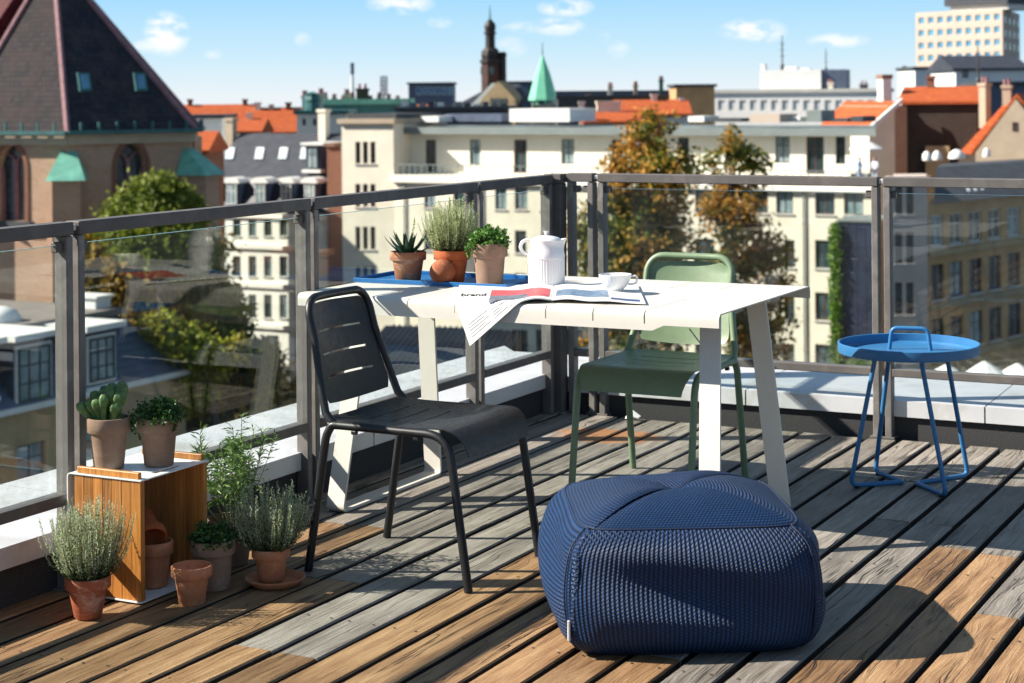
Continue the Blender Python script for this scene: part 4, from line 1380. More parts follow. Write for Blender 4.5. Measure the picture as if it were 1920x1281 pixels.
class Bld:
    """a building whose front stands on the line from view column u0 at depth D0 to u1 at depth D1;
    local x along the front, y into the building, z up from its base"""
    def __init__(s, name, label, cat, u0, D0, u1, D1, group=None, zb=ZB):
        A, B = far(u0, 180, D0), far(u1, 180, D1)
        s.o = Vector((A.x, A.y, 0)); d = Vector((B.x - A.x, B.y - A.y, 0))
        s.W = d.length; s.d = d.normalized(); s.n = Vector((-s.d.y, s.d.x, 0)); s.zb = zb
        s.t = thing(name, label, cat, (A.x, A.y, zb), math.atan2(d.y, d.x), group)
    def at(s, u, v, y0=0.):
        X, Zr = ray(u, v)
        w = CX * X + CY + Vector((0, 0, Zr))
        k = (s.o + s.n * y0 - CAM).dot(s.n) / w.dot(s.n)
        p = CAM + w * k
        return (p - s.o).dot(s.d), p.z - s.zb
    def z(s, v, u=None, y0=0.):
        return s.at(u, v, y0)[1]
    def loc(s, u, D):
        p = far(u, 180, D) - s.o
        return p.dot(s.d), p.dot(s.n)
    def rect(s, r, y0=0.):
        (x0, z1), (x1, z0) = s.at(r[0], r[2], y0), s.at(r[1], r[3], y0)
        return (x0, x1, z0, z1)
    def wall(s, x0, x1, z0, z1, mat, rects=(), y0=0., depth=10., reveal=.28, name='wall', back=None, uv=False):
        m = MB()
        rects = [r for r in rects if r[0] > x0 and r[1] < x1]
        xs = sorted({x0, x1, *[r[0] for r in rects], *[r[1] for r in rects]})
        zs = sorted({z0, z1, *[max(z0, r[2]) for r in rects], *[min(z1, r[3]) for r in rects]})
        for a, b in zip(xs, xs[1:]):
            for c, e in zip(zs, zs[1:]):
                mx, mz = (a + b) / 2, (c + e) / 2
                if not any(r[0] < mx < r[1] and r[2] < mz < r[3] for r in rects):
                    m.quad((a, y0, c), (b, y0, c), (b, y0, e), (a, y0, e))
        for a, b, c, e in rects:
            y1 = y0 + reveal
            m.quad((a, y0, c), (a, y1, c), (b, y1, c), (b, y0, c)); m.quad((a, y0, e), (b, y0, e), (b, y1, e), (a, y1, e))
            m.quad((a, y0, c), (a, y0, e), (a, y1, e), (a, y1, c)); m.quad((b, y0, c), (b, y1, c), (b, y1, e), (b, y0, e))
            m.quad((a, y1, c), (b, y1, c), (b, y1, e), (a, y1, e))
        (bx0, by0), (bx1, by1) = back or ((x0, y0 + depth), (x1, y0 + depth))
        m.quad((x1, y0, z0), (bx1, by1, z0), (bx1, by1, z1), (x1, y0, z1))
        m.quad((bx0, by0, z0), (x0, y0, z0), (x0, y0, z1), (bx0, by0, z1))
        m.quad((bx1, by1, z0), (bx0, by0, z0), (bx0, by0, z1), (bx1, by1, z1))
        m.quad((x0, y0, z1), (x1, y0, z1), (bx1, by1, z1), (bx0, by0, z1))
        o = m.build(name, mat, s.t)
        return meters_uv(o) if uv else o
    def window(s, r, y0=0., reveal=.28, nx=2, nz=2, frame='frame_dark', pane='pane', sill=True, bar=.07, name='window', surround=None):
        x0, x1, z0, z1 = r
        y = y0 + reveal - .16
        m = MB()
        fw = min(bar, (x1 - x0) * .12)
        m.box(x0 + .005, x0 + fw, y, y + .1, z0 + .005, z1 - .005).box(x1 - fw, x1 - .005, y, y + .1, z0 + .005, z1 - .005)
        m.box(x0 + fw + .001, x1 - fw - .001, y, y + .1, z0 + .005, z0 + fw).box(x0 + fw + .001, x1 - fw - .001, y, y + .1, z1 - fw, z1 - .005)
        for i in range(1, nx):
            q = x0 + (x1 - x0) * i / nx
            m.box(q - fw * .4, q + fw * .4, y + .01, y + .09, z0 + fw + .001, z1 - fw - .001)
        for i in range(1, nz):
            q = z0 + (z1 - z0) * (i / nz if nz != 2 else .66)
            m.box(x0 + fw + .002, x1 - fw - .002, y + .02, y + .08, q - fw * .35, q + fw * .35)
        w = m.build(name, M[frame], s.t)
        MB().box(x0 + .01, x1 - .01, y + .045, y + .055, z0 + .01, z1 - .01).build('pane', M[pane], w)
        if sill:
            MB().box(x0 - .08, x1 + .08, y0 - .10, y0 + .10, z0 - .11, z0 - .012).build('sill', M['concrete'], w)
        return w
    def windows(s, px, y0=0., **k):
        out = []
        for r in px: out.append(s.window(s.rect(r, y0), y0, **k))
        return out
    def roof(s, x0, x1, y0, y1, ze, zr, mat, hip=(0, 0), over=.35, ends=None, name='roof', uv=True):
        ym = (y0 + y1) / 2
        a, b, c, d = (x0 - over, y0 - over, ze), (x1 + over, y0 - over, ze), (x1 + over, y1 + over, ze), (x0 - over, y1 + over, ze)
        e, f = (x0 + hip[0] - (0 if hip[0] else over), ym, zr), (x1 - hip[1] + (0 if hip[1] else over), ym, zr)
        m = MB()
        th = .25
        lo = lambda p: (p[0], p[1], p[2] - th)
        m.add([a, b, c, d, e, f] + [lo(p) for p in (a, b, c, d)], [(0, 1, 5, 4), (2, 3, 4, 5), (1, 2, 5), (3, 0, 4), (6, 7, 1, 0), (7, 8, 2, 1), (8, 9, 3, 2), (9, 6, 0, 3), (9, 8, 7, 6)])
        o = m.build(name, mat, s.t)
        return meters_uv(o) if uv else o
    def box(s, x0, x1, y0, y1, z0, z1, mat, name, parent=None):
        return MB().box(x0, x1, y0, y1, z0, z1).build(name, mat, parent or s.t)
    def chimney(s, u0, u1, v0, v1, y0, mat, parent=None, cap='roof_dark', pots=2):
        x0, x1, z0, z1 = s.rect((u0, u1, v0, v1), y0)
        c = MB().box(x0, x1, y0, y0 + (x1 - x0) * .9, z0 - 1.5, z1 - .25).box(x0 - .1, x1 + .1, y0 - .1, y0 + (x1 - x0) * .9 + .1, z1 - .249, z1).build('chimney', mat, parent or s.t)
        if c.data.materials and 'brick' in c.data.materials[0].name: meters_uv(c)
        for k in range(pots):
            xc = x0 + (x1 - x0) * (k + .5) / pots
            MB().lathe([(.16, 0), (.13, .5), (.16, .52)], 8, (xc, y0 + (x1 - x0) * .45, z1 + .001)).build('chimney_pot', M['ridge_pink'], c) if parent is None else None
        return c

# ---------------------------------------------------------------- brick church with tall tiled apse roof
cc = far(150, 180, 94.7)
ch_ = thing('church', 'tan brick church with gothic windows and steep dark tiled roof', 'church', (cc.x, cc.y, ZB))
RC = 6.75
ZE = -.28 - ZB
ZA = 8.9 - ZB
base_ang = math.atan2(CAM.y - cc.y, CAM.x - cc.x) - R(5)                              # towards the viewer
cor = [Vector((RC * math.cos(base_ang + k * math.pi / 3), RC * math.sin(base_ang + k * math.pi / 3), 0)) for k in range(6)]
# corner 0 faces the viewer; going round anticlockwise leads to the right of the view
def church_wall(k, win=True, tile='tile_slate'):
    a, b = cor[k], cor[(k + 1) % 6]
    d = (b - a); L = d.length; d.normalize(); n = Vector((-d.y, d.x, 0))
    rz = math.atan2(d.y, d.x)
    m = MB()
    wx, wz0, wz1 = L / 2, ZE - 4.35, ZE - 1.75
    hw = .82
    if win:
        m.quad((0, 0, 0), (L, 0, 0), (L, 0, wz0), (0, 0, wz0)); m.quad((0, 0, wz0), (wx - hw, 0, wz0), (wx - hw, 0, ZE), (0, 0, ZE)); m.quad((wx + hw, 0, wz0), (L, 0, wz0), (L, 0, ZE), (wx + hw, 0, ZE))
        # arched head: spandrels and recessed reveal
        R2 = hw * 1.7
        al = [(wx - hw + R2 - R2 * math.cos(q), wz1 + R2 * math.sin(q)) for q in lin(0, math.acos(1 - hw / R2), 8)]
        ar = [(2 * wx - x, z) for x, z in reversed(al)][1:]
        arch = al + ar
        top = [(x, ZE) for x, z in arch]
        for i in range(len(arch) - 1):
            m.quad((arch[i][0], 0, arch[i][1]), (arch[i + 1][0], 0, arch[i + 1][1]), (top[i + 1][0], 0, ZE), (top[i][0], 0, ZE))
        m.quad((wx - hw, 0, wz1), (wx - hw, 0, wz1), (wx - hw, 0, wz1), (wx - hw, 0, wz1)) if False else None
        edge = [(wx - hw, wz0)] + arch + [(wx + hw, wz0)]
        for i in range(len(edge)):
            p, q = edge[i], edge[(i + 1) % len(edge)]
            m.quad((p[0], 0, p[1]), (p[0], .55, p[1]), (q[0], .55, q[1]), (q[0], 0, q[1]))
    else:
        m.quad((0, 0, 0), (L, 0, 0), (L, 0, ZE), (0, 0, ZE))
    w = meters_uv(m.build('wall_facet', M['brick'], ch_, loc=a, rot=(0, 0, rz)))
    if win:
        # window with two lancets and a forked mullion
        f = MB()
        f.prism_y([(x, z) for x, z in edge], .5, .52)
        pane = f.build('gothic_window', M['pane'], ch_, loc=a, rot=(0, 0, rz))
        t_ = MB().box(wx - .09, wx + .09, .32, .48, wz0, wz1 + .45)
        for s_ in (-1, 1):
            t_.tube([(wx, .40, wz1 + .1), (wx + s_ * .18, .40, wz1 + .55), (wx + s_ * .5, .40, wz1 + .75)], .07, 6)
            t_.box(min(wx + s_ * hw, wx + s_ * (hw - .12)), max(wx + s_ * hw, wx + s_ * (hw - .12)), .30, .47, wz0, wz1)
        t_.build('tracery', M['ridge_pink'], pane)
        for zz in lin(wz0 + .5, wz1 - .1, 4):
            MB().box(wx - hw + .13, wx + hw - .13, .45, .47, zz, zz + .04).build('glazing_bar', M['frame_dark'], pane)
        # proud brick surround and stone sill
        R3 = (hw + .22) * 1.7
        h3 = hw + .22
        ol = [(wx - h3 + R3 - R3 * math.cos(q), wz1 + R3 * math.sin(q)) for q in lin(0, math.acos(1 - h3 / R3), 8)]
        orr = [(2 * wx - x, z) for x, z in reversed(ol)][1:]
        outer = [(wx - h3, wz0)] + ol + orr + [(wx + h3, wz0)]
        sm = MB()
        for i in range(len(edge) - 1):
            p, q, r_, s_ = edge[i], edge[i + 1], outer[i + 1], outer[i]
            sm.add([(p[0], -.07, p[1]), (q[0], -.07, q[1]), (r_[0], -.07, r_[1]), (s_[0], -.07, s_[1]), (p[0], .003, p[1]), (q[0], .003, q[1]), (r_[0], .003, r_[1]), (s_[0], .003, s_[1])],
                   [(0, 1, 2, 3), (3, 2, 6, 7), (1, 0, 4, 5)])
        meters_uv(sm.build('window_surround', M['brick_red'], ch_, loc=a, rot=(0, 0, rz)))
        MB().box(wx - hw - .5, wx + hw + .5, -.3, .1, wz0 - .35, wz0 - .005).build('window_sill', M['roof_dark'], ch_, loc=a, rot=(0, 0, rz))
    # brick cornice and gutter with brackets
    MB().box(-.1, L + .1, -.22, .02, ZE - .55, ZE - .06).build('cornice', M['stone_beige'], ch_, loc=a, rot=(0, 0, rz))
    gt = MB().box(-.25, L + .25, -.62, -.40, ZE - .05, ZE + .14).build('gutter', M['copper_dark'], ch_, loc=a, rot=(0, 0, rz))
    for i in range(7):
        x = L * (i + .5) / 7
        MB().box(x - .06, x + .06, -.50, -.40, ZE + .145, ZE + .55).build('snow_guard', M['copper_dark'], gt)
def church_roof(k, tile):
    a, b = cor[k] * 1.05, cor[(k + 1) % 6] * 1.05
    ap = Vector((-CX.x * 1.35, -CX.y * 1.35, ZA))
    o = MB().add([(a.x, a.y, ZE), (b.x, b.y, ZE), ap, (a.x * .9, a.y * .9, ZE - .02), (b.x * .9, b.y * .9, ZE - .02)], [(0, 1, 2), (1, 0, 3, 4)]).build('roof_facet', M[tile], ch_)
    meters_uv(o)
    MB().tube([(a.x, a.y, ZE + .05), ap + Vector((0, 0, .05))], .16, 6).build('hip_ridge', M['ridge_pink'], ch_)
    return o, a, b, ap
for k in range(6):
    church_wall(k, win=k in (5, 0, 1, 4))
    tile = {5: 'tile_mixed', 4: 'tile_maroon'}.get(k, 'tile_slate')
    o, a, b, ap = church_roof(k, tile)
    if k == 0:
        for (f, h) in ((.17, .165), (.60, .165)):
            lo, nrm = a + (b - a) * f, (b - a).cross(ap - a).normalized()
            up = (ap - (a + b) / 2).normalized(); sd = (b - a).normalized()
            p = lo + Vector((0, 0, ZE)) + up * (h * 11.5) + nrm * .02
            p = Vector((lo.x, lo.y, ZE)) + up * 2.1 + nrm * .05
            q = [p - sd * .32, p + sd * .32, p + sd * .32 + up * .95, p - sd * .32 + up * .95]
            sk = MB().add(q + [x + nrm * .14 for x in q], [(4, 5, 6, 7), (0, 1, 5, 4), (1, 2, 6, 5), (2, 3, 7, 6), (3, 0, 4, 7)]).build('roof_light', M['copper_dark'], ch_)
            q2 = [p - sd * .22 + up * .12, p + sd * .22 + up * .12, p + sd * .22 + up * .83, p - sd * .22 + up * .83]
            MB().add([x + nrm * .15 for x in q2], [(0, 1, 2, 3)]).build('pane', M['pane_blue'], sk)
for k in (5, 0, 1):
    c = cor[k]
    rz = math.atan2(c.y, c.x)
    zt = ZE - 2.2
    b = MB().box(-.3, 1.25, -.66, .66, 0, zt - .05).box(-.3, 1.55, -.8, .8, 0, zt - 7.5)
    meters_uv(b.build('buttress', M['brick'], ch_, loc=(c.x, c.y, 0), rot=(0, 0, rz)))
    MB().add([(1.55, -.95, zt - .05), (1.55, .95, zt - .05), (-.3, .95, zt - .05), (-.3, -.95, zt - .05), (-.1, -.35, zt + 1.35), (-.1, .35, zt + 1.35), (-.3, .35, zt + 1.35), (-.3, -.35, zt + 1.35)],
             [(0, 1, 5, 4), (1, 2, 6, 5), (3, 0, 4, 7), (4, 5, 6, 7), (3, 2, 1, 0), (2, 3, 7, 6)]).build('buttress_cap', M['copper'], ch_, loc=(c.x, c.y, 0), rot=(0, 0, rz))
# nave running back to the left
nv = [(-CX.x * s_ + CY.x * d_, -CX.y * s_ + CY.y * d_) for s_, d_ in ((2, 4), (26, 18), (20, 28), (-4, 14))]
meters_uv(MB().prism(nv, 0, ZE - .6).build('nave_wall', M['brick'], ch_))
ap = Vector((-CX.x * 1.35, -CX.y * 1.35, ZA - .3)); nd_ = (CY * .62 - CX * .78).normalized(); np_ = Vector((nd_.y, -nd_.x, 0))
a1, a2 = ap + nd_ * 1.5, ap + nd_ * 26
e = [Vector((p.x, p.y, ZE)) for p in (a1 - np_ * 7, a2 - np_ * 7, a2 + np_ * 7, a1 + np_ * 7)]
meters_uv(MB().add([a1, a2] + e, [(0, 1, 3, 2), (1, 0, 5, 4), (0, 2, 5), (1, 4, 3), (2, 3, 4, 5)]).build('nave_roof', M['tile_maroon'], ch_))

# ---------------------------------------------------------------- white house with slate mansard
b = Bld('apartment_house', 'white apartment house with slate mansard roof, skylights and dormers', 'building', 372, 153.5, 614, 147)
cols = [386 + 29 * k for k in range(8)]
rows = [(412, 443), (480, 519), (552, 597)]
rp = [(c - 7.5, c + 7.5, r0, r1) for (r0, r1) in rows for c in cols]
arches = [(c - 12, c + 12, 628, 672) for c in (402, 457, 511, 566)]
zc = b.z(398, 490)
b.wall(0, b.W, 0, zc, M['white_stucco'], [b.rect(r) for r in rp + arches], depth=11)
for i, r in enumerate(rp): b.window(b.rect(r), nx=2, nz=2, frame='frame_dark', pane='pane' if i % 3 else 'pane_curtain')
for r in arches: b.window(b.rect(r), nx=2, nz=3, frame='frame_dark', name='arched_shop_window')
for v in (404, 462, 534, 610): b.box(-.15, b.W + .15, -.22, -.002, b.z(v + 5, 490), b.z(v - 3, 490), M['white_stucco'], 'string_course')
z1, z2 = b.z(335, 490), b.z(250, 490, 6)
m = MB().add([(0, -.1, zc), (b.W, -.1, zc), (b.W, 1.1, z1), (0, 1.1, z1), (b.W, 11, zc), (0, 11, zc), (b.W, 10, z1), (0, 10, z1), (0, 5.8, z2), (b.W, 5.8, z2)],
             [(0, 1, 2, 3), (1, 4, 6, 2), (5, 0, 3, 7), (4, 5, 7, 6), (3, 2, 9, 8), (6, 7, 8, 9), (2, 6, 9), (7, 3, 8)])
rf = m.build('mansard_roof', M['slate'], b.t)
for u in (397, 438, 491, 540, 584):
    x0, x1, q0, q1 = b.rect((u - 12, u + 12, 343, 388), .1)
    d = MB().box(x0, x1, -.05, 1.6, q0, q1).build('dormer', M['slate_blue'], rf)
    xm, hw = (x0 + x1) / 2, (x1 - x0) / 2 + .22
    MB().prism_y([(xm - hw, q1), (xm + hw, q1)] + [(xm + hw * math.cos(a), q1 + .08 + .42 * math.sin(a)) for a in lin(0, math.pi, 8)], -.3, 1.7).build('dormer_hood', M['frame_white'], d)
    b.window((x0 + .14, x1 - .14, q0 + .18, q1 - .08), -.4, reveal=.35, nx=2, nz=2, frame='frame_white', pane='pane_curtain', sill=False, name='dormer_window')
for u in (430, 485, 529, 569):
    p = [b.at(u - 10, 300, 2.7), b.at(u + 5, 300, 2.7), b.at(u + 11, 278, 4.1), b.at(u - 4, 278, 4.1)]
    sl = lambda z: 1.1 + 4.7 * (z - z1) / (z2 - z1)
    q = [(x, sl(z) - .12, z + .08) for x, z in p]
    MB().add(q + [(x, y + .3, z - .05) for x, y, z in q], [(0, 1, 2, 3), (0, 4, 5, 1), (1, 5, 6, 2), (2, 6, 7, 3), (3, 7, 4, 0)]).build('skylight', M['pane_sky'], rf)
x0, x1, q0, q1 = b.rect((578, 606, 272, 318), 1.6)
d = MB().box(x0, x1, 1.2, 4.6, q0, q1).build('attic_dormer', M['slate_blue'], rf)
MB().box(x0 - .3, x1 + .5, .9, 4.8, q1 + .002, q1 + .22).build('dormer_hood', M['frame_white'], d)
MB().box(x0 - .2, x1 + .2, .9, 1.6, q0 - .25, q0 - .002).build('dormer_sill', M['frame_white'], d)
b.window((x0 + .2, x1 - .2, q0 + .1, q1 - .2), .85, reveal=.35, nx=2, nz=2, frame='frame_dark', pane='pane_curtain', sill=False, name='dormer_window')
b.chimney(423, 436, 222, 262, 5, M['stone_beige'], rf)
b.chimney(596, 610, 205, 262, 5, M['cream'], rf)
b = Bld('fire_wall', 'narrow red brick gable wall between the slate roof and the cream tower', 'building', 612, 146.5, 640, 146)
b.wall(0, b.W, 0, b.z(275, 628), M['brick_red'], depth=10, uv=True)
b.box(-.15, b.W * .55, -.2, 10.2, b.z(275, 628) + .002, b.z(268, 628), M['brick_red'], 'coping')

# ---------------------------------------------------------------- cream block with stair tower
b = Bld('cream_tower', 'cream stair tower with triple slit windows and flat cornice', 'building', 640, 141, 737, 139)
rp = []
for (r0, r1) in ((266, 307), (345, 388), (425, 468), (500, 545), (575, 620)):
    rp += [(u - 5, u + 5, r0, r1) for u in (671, 685, 699)]
zt = b.z(232, 690)
b.wall(0, b.W, 0, zt, M['cream'], [b.rect(r) for r in rp], depth=9)
for r in rp: b.window(b.rect(r), nx=1, nz=2, frame='frame_red')
b.box(-.25, b.W + .25, -.3, 9.2, zt + .002, b.z(223, 690), M['stone_beige'], 'cornice')
b.box(.2, b.W - .1, .6, 8.5, b.z(223, 690) + .002, b.z(214, 690), M['roof_dark'], 'roof')
b = Bld('cream_building', 'long cream apartment block with ivory set-back top storey', 'building', 737, 139, 1640, 118)
ROW = [(928, 950, 350, 393), (965, 989, 350, 393), (1014, 1040, 350, 394), (1060, 1079, 350, 396), (1130, 1152, 350, 395), (1200, 1224, 350, 396),
       (1303, 1335, 352, 398), (1412, 1440, 352, 400), (1455, 1487, 352, 401), (1528, 1565, 352, 403), (1582, 1619, 352, 403), (795, 817, 350, 390), (850, 872, 350, 391),
       (928, 950, 432, 474), (965, 987, 432, 475), (1014, 1040, 432, 476), (1200, 1224, 440, 488), (1303, 1340, 447, 498), (1412, 1440, 448, 500), (1470, 1490, 450, 502), (1528, 1560, 450, 504),
       (795, 817, 430, 470), (850, 872, 430, 471), (965, 987, 512, 556), (1014, 1040, 512, 558), (1303, 1340, 545, 598), (1470, 1490, 547, 600), (1528, 1560, 548, 602),
       (965, 987, 590, 640), (1014, 1040, 590, 642), (1303, 1340, 642, 690), (1470, 1490, 644, 692), (1528, 1560, 645, 694)]
zt = b.z(333, 1000)
b.wall(0, b.W, 0, zt, M['cream'], [b.rect(r) for r in ROW], back=(b.loc(737, 153), b.loc(1640, 134)))
for i, r in enumerate(ROW):
    b.window(b.rect(r), nx=2, nz=1, frame='frame_red' if i % 2 else 'frame_dark', pane='pane_curtain' if (i * 7) % 5 < 3 and r[2] < 400 else 'pane')
b.box(-.1, b.W + .1, -.35, -.003, zt - .55, zt - .05, M['white_stucco'], 'cornice')
for u in (760, 905, 1110, 1265, 1395, 1508):                     # rain pipes
    x = b.at(u, 400)[0]
    MB().tube([(x, -.12, 0), (x, -.12, zt - .7), (x, -.3, zt - .45)], .07, 6).build('downpipe', M['roof_metal'], b.t)
yb_ = 2.6
TOP = [(797, 818, 262, 323), (880, 901, 262, 309), (963, 988, 262, 325), (1052, 1077, 261, 308), (1146, 1166, 262, 308), (1270, 1292, 258, 306), (1358, 1382, 258, 306),
       (1453, 1481, 256, 306), (1511, 1545, 256, 327), (1566, 1585, 256, 308)]
zr = b.z(252, 1000, yb_)
xl = b.at(765, 300, yb_)[0]
rr_ = [b.rect(r, yb_) for r in TOP]
xr_ = b.at(1594, 300, yb_)[0]
b.wall(xl, xr_, zt + .003, zr, M['cream_pale'], rr_, y0=yb_, back=(b.loc(765, 152), b.loc(1594, 134)), name='set_back_storey')
for i, r in enumerate(rr_):
    b.window(r, yb_, nx=2, nz=2, frame='frame_red' if i % 2 == 0 else 'frame_dark', pane='pane_curtain' if i in (1, 3, 7) else 'pane', sill=False)
rf = MB().prism([(xl - .6, yb_ - 1.), (b.at(1642, 245, yb_ - 1.)[0], yb_ - 1.), b.loc(1642, 133), b.loc(760, 153)], zr + .003, b.z(240, 1000, yb_ - 1.)).build('flat_roof', M['roof_metal'], b.t)
# terrace balustrade
bal = b.box(-.05, b.W - .05, .12, .17, zt + .78, zt + .84, M['roof_metal'], 'balustrade')
for i in range(70):
    x = b.W * (i + .5) / 70
    MB().box(x - .03, x + .03, .125, .165, zt + .002, zt + .778).build('baluster', M['roof_metal'], bal)
# things on the roof: sheds and a strip of red roof
b.box(*b.rect((955, 1068, 203, 240), 5)[:2], 5, 9, zr + .9, b.z(204, 1010, 5), M['white_panel'], 'roof_shed')
meters_uv(b.box(*b.rect((1000, 1150, 224, 240), 7)[:2], 9.2, 11, zr + .9, b.z(224, 1070, 9.2), M['tile_red'], 'roof_strip'))
b.box(*b.rect((790, 822, 215, 240), 4)[:2], 4, 7, zr + .9, b.z(218, 805, 4), M['white_panel'], 'roof_shed')
b.box(*b.rect((835, 940, 210, 240), 6)[:2], 6, 9, zr + .9, b.z(214, 890, 6), M['slate_blue'], 'roof_shed')
b.box(*b.rect((1405, 1462, 214, 238), 3)[:2], 3, 6, zr + .9, b.z(214, 1430, 3), M['pink_panel'], 'roof_shed')
for (u0, u1, v0) in ((1290, 1320, 218), (1330, 1390, 222), (1470, 1500, 219), (1512, 1540, 207), (1560, 1590, 222), (1595, 1618, 218)):
    b.box(*b.rect((u0, u1, v0, 240), 5)[:2], 5, 7.5, zr + .9, b.z(v0, (u0 + u1) / 2, 5), M[random.choice(('roof_dark', 'white_panel', 'roof_metal'))], 'roof_unit')

# terrace at the right end: parasol and two people
tz = ZB + zt
def on_terrace(u, y0): 
    x = b.at(u, 300, y0)[0]
    p = b.o + b.d * x + b.n * y0
    return (p.x, p.y, tz)
ps = thing('parasol', 'small white parasol over the two people on the far roof terrace', 'parasol', on_terrace(1624, 1.4))
MB().lathe([(.03, 0), (.03, 2.75)], 8).build('pole', M['frame_white'], ps)
MB().lathe([(1.15, 2.25), (1.13, 2.32), (.6, 2.62), (.05, 2.85)], 12, cap0=True).build('canopy', M['white_panel'], ps)
MB().lathe([(.28, 0), (.28, .06), (.05, .1)], 12).build('base', M['concrete'], ps)
def person(label, loc, rz, shirt):
    """standing figure leaning on the balustrade: one body surface grown round a skeleton"""
    t = thing('person', label, 'person', loc, rz)
    vs = [(0, 0, .92), (0, .0, 1.12), (0, -.02, 1.36), (0, -.03, 1.48), (0, -.04, 1.58), (0, -.05, 1.67),
          (-.19, -.02, 1.40), (-.26, -.06, 1.14), (-.18, -.28, 1.04), (.19, -.02, 1.40), (.26, -.06, 1.14), (.18, -.28, 1.04),
          (-.10, 0, .86), (-.12, -.03, .48), (-.12, .02, .10), (-.13, -.12, .05), (.10, 0, .86), (.12, -.06, .48), (.13, .0, .10), (.14, -.14, .05)]
    es = [(0, 1), (1, 2), (2, 3), (3, 4), (4, 5), (2, 6), (6, 7), (7, 8), (2, 9), (9, 10), (10, 11), (0, 12), (12, 13), (13, 14), (14, 15), (0, 16), (16, 17), (17, 18), (18, 19)]
    rad = [.15, .135, .15, .065, .085, .09, .07, .05, .038, .07, .05, .038, .095, .07, .05, .045, .095, .07, .05, .045]
    me = bpy.data.meshes.new('body'); me.from_pydata(vs, es, [])
    o = bpy.data.objects.new('body', me); COL.objects.link(o); o.parent = t
    o.modifiers.new('skin', 'SKIN')
    for i, s_ in enumerate(me.skin_vertices[0].data):
        s_.radius = (rad[i], rad[i]); s_.use_root = i == 0
    o.modifiers.new('sub', 'SUBSURF').levels = 1
    me.materials.append(M[shirt])
    MB().lathe([(.001, -.04), (.085, -.02), (.105, .05), (.09, .10), (.04, .125), (.001, .13)], 16, (0, -.015, 1.63), cap0=False, cap1=False).build('hair', M['hair'], t, 'all')
    MB().lathe([(.001, -.12), (.05, -.11), (.078, -.05), (.084, .02), (.066, .08), (.001, .09)], 14, (0, -.075, 1.62), cap0=False, cap1=False).build('face', M['person_skin'], t, 'all')
    MB().lathe([(.14, .55), (.16, .78), (.165, .90), (.15, .97)], 16, (0, 0, 0)).build('trousers', M['trousers'], t, 'all')
    return t
for (u, rz, sh, la) in ((1611, .9, 'shirt_blue', 'person in a blue shirt, left of two on the far roof terrace'),
                        (1641, -.8, 'shirt_white', 'person in a pale shirt, right of two on the far roof terrace')):
    person(la, on_terrace(u, .75), rz + YAW, sh)

# ---------------------------------------------------------------- navy clad shaft with climbing plants
b = Bld('navy_shaft', 'dark navy clad lift shaft against the cream block', 'building', 1569, 110, 1636, 109)
b.wall(0, b.W, 0, b.z(416, 1600), M['panel_navy'], depth=4, name='cladding')
b.box(-.05, b.W + .05, -.08, 4.05, b.z(416, 1600) + .002, b.z(411, 1600), M['roof_metal'], 'roof_edge')
for k in range(1, 4): b.box(b.W * k / 4 - .015, b.W * k / 4 + .015, -.03, -.002, 0, b.z(418, 1600), M['roof_dark'], 'panel_joint')
M['ivy'] = leaf_mat('ivy_leaves', [(0, (.03, .10, .01)), (.6, (.12, .26, .02)), (1, (.28, .40, .05))], .3)
iv = thing('climbing_plant', 'bright green climber up the left edge of the navy shaft', 'climbing plant', b.t.location, b.t.rotation_euler.z)
m = MB(); rnd = random.Random(12)
zt = b.z(420, 1600)
for i in range(3600):
    z = rnd.uniform(4, zt); 
    p = Vector((rnd.gauss(-.18, .16), rnd.uniform(-.35, .1), z))
    leaf(m, p, rvec(rnd), rvec(rnd), .22, .16)
for i in range(700):
    p = Vector((rnd.uniform(.3, b.W), rnd.uniform(-.3, -.05), rnd.uniform(b.z(700, 1600), b.z(676, 1600))))
    leaf(m, p, rvec(rnd), rvec(rnd), .22, .16)
o = m.build('foliage', M['ivy'], iv); o['kind'] = 'stuff'
MB().tube([(-.16, -.1, 0), (-.2, -.12, zt * .5), (-.16, -.1, zt - .3)], .04, 5).build('stem', M['wood_stem'], iv)

# ---------------------------------------------------------------- shaded street front on the right
b = Bld('rose_house', 'rose grey plastered house end with paired windows right of the glass joint', 'building', 1670, 103, 1737, 103)
rp = [(u - 7, u + 7, r0, r1) for (r0, r1) in ((343, 402), (436, 494), (530, 590), (624, 680)) for u in (1685, 1706)]
b.wall(0, b.W, 0, b.z(338, 1700), M['rose_stucco'], [b.rect(r) for r in rp], back=(b.loc(1674, 111), b.loc(1735, 111)))
for r in rp: b.window(b.rect(r), nx=1, nz=2, frame='frame_red')
b.box(-.2, b.W + .2, -.25, .6, b.z(338, 1700) + .002, b.z(331, 1700), M['rose_stucco'], 'cornice')
b = Bld('brown_street_house', 'long brown street front with dark skylit roof at the right', 'building', 1738, 105, 2040, 121)
cols = [1757 + 36 * k for k in range(8)]
rp = [(u - 12, u + 12, r0 - 3.5 * k, r1 - 4 * k) for k, u in enumerate(cols) for (r0, r1) in ((402, 462), (492, 556), (590, 655))]
rp = []
zrows = [(b.z(462, 1757), b.z(404, 1757)), (b.z(562, 1757), b.z(496, 1757)), (b.z(662, 1757), b.z(598, 1757))]
rects = []
for u in cols:
    x0, x1 = b.at(u - 12, 450)[0], b.at(u + 12, 450)[0]
    rects += [(x0, x1, q0, q1) for q0, q1 in zrows]
ze = b.z(380, 1757)
M['brown_wall'] = P('brown_plaster', (.50, .295, .14), .9, 0, .15, .7, dirt=(.27, .17, .10), dirt_amt=.5, dirt_scale=.4)
bl_, br_ = b.loc(1765, 118), b.loc(2075, 134)
b.wall(0, b.W, 0, ze, M['brown_wall'], rects, back=(bl_, br_))
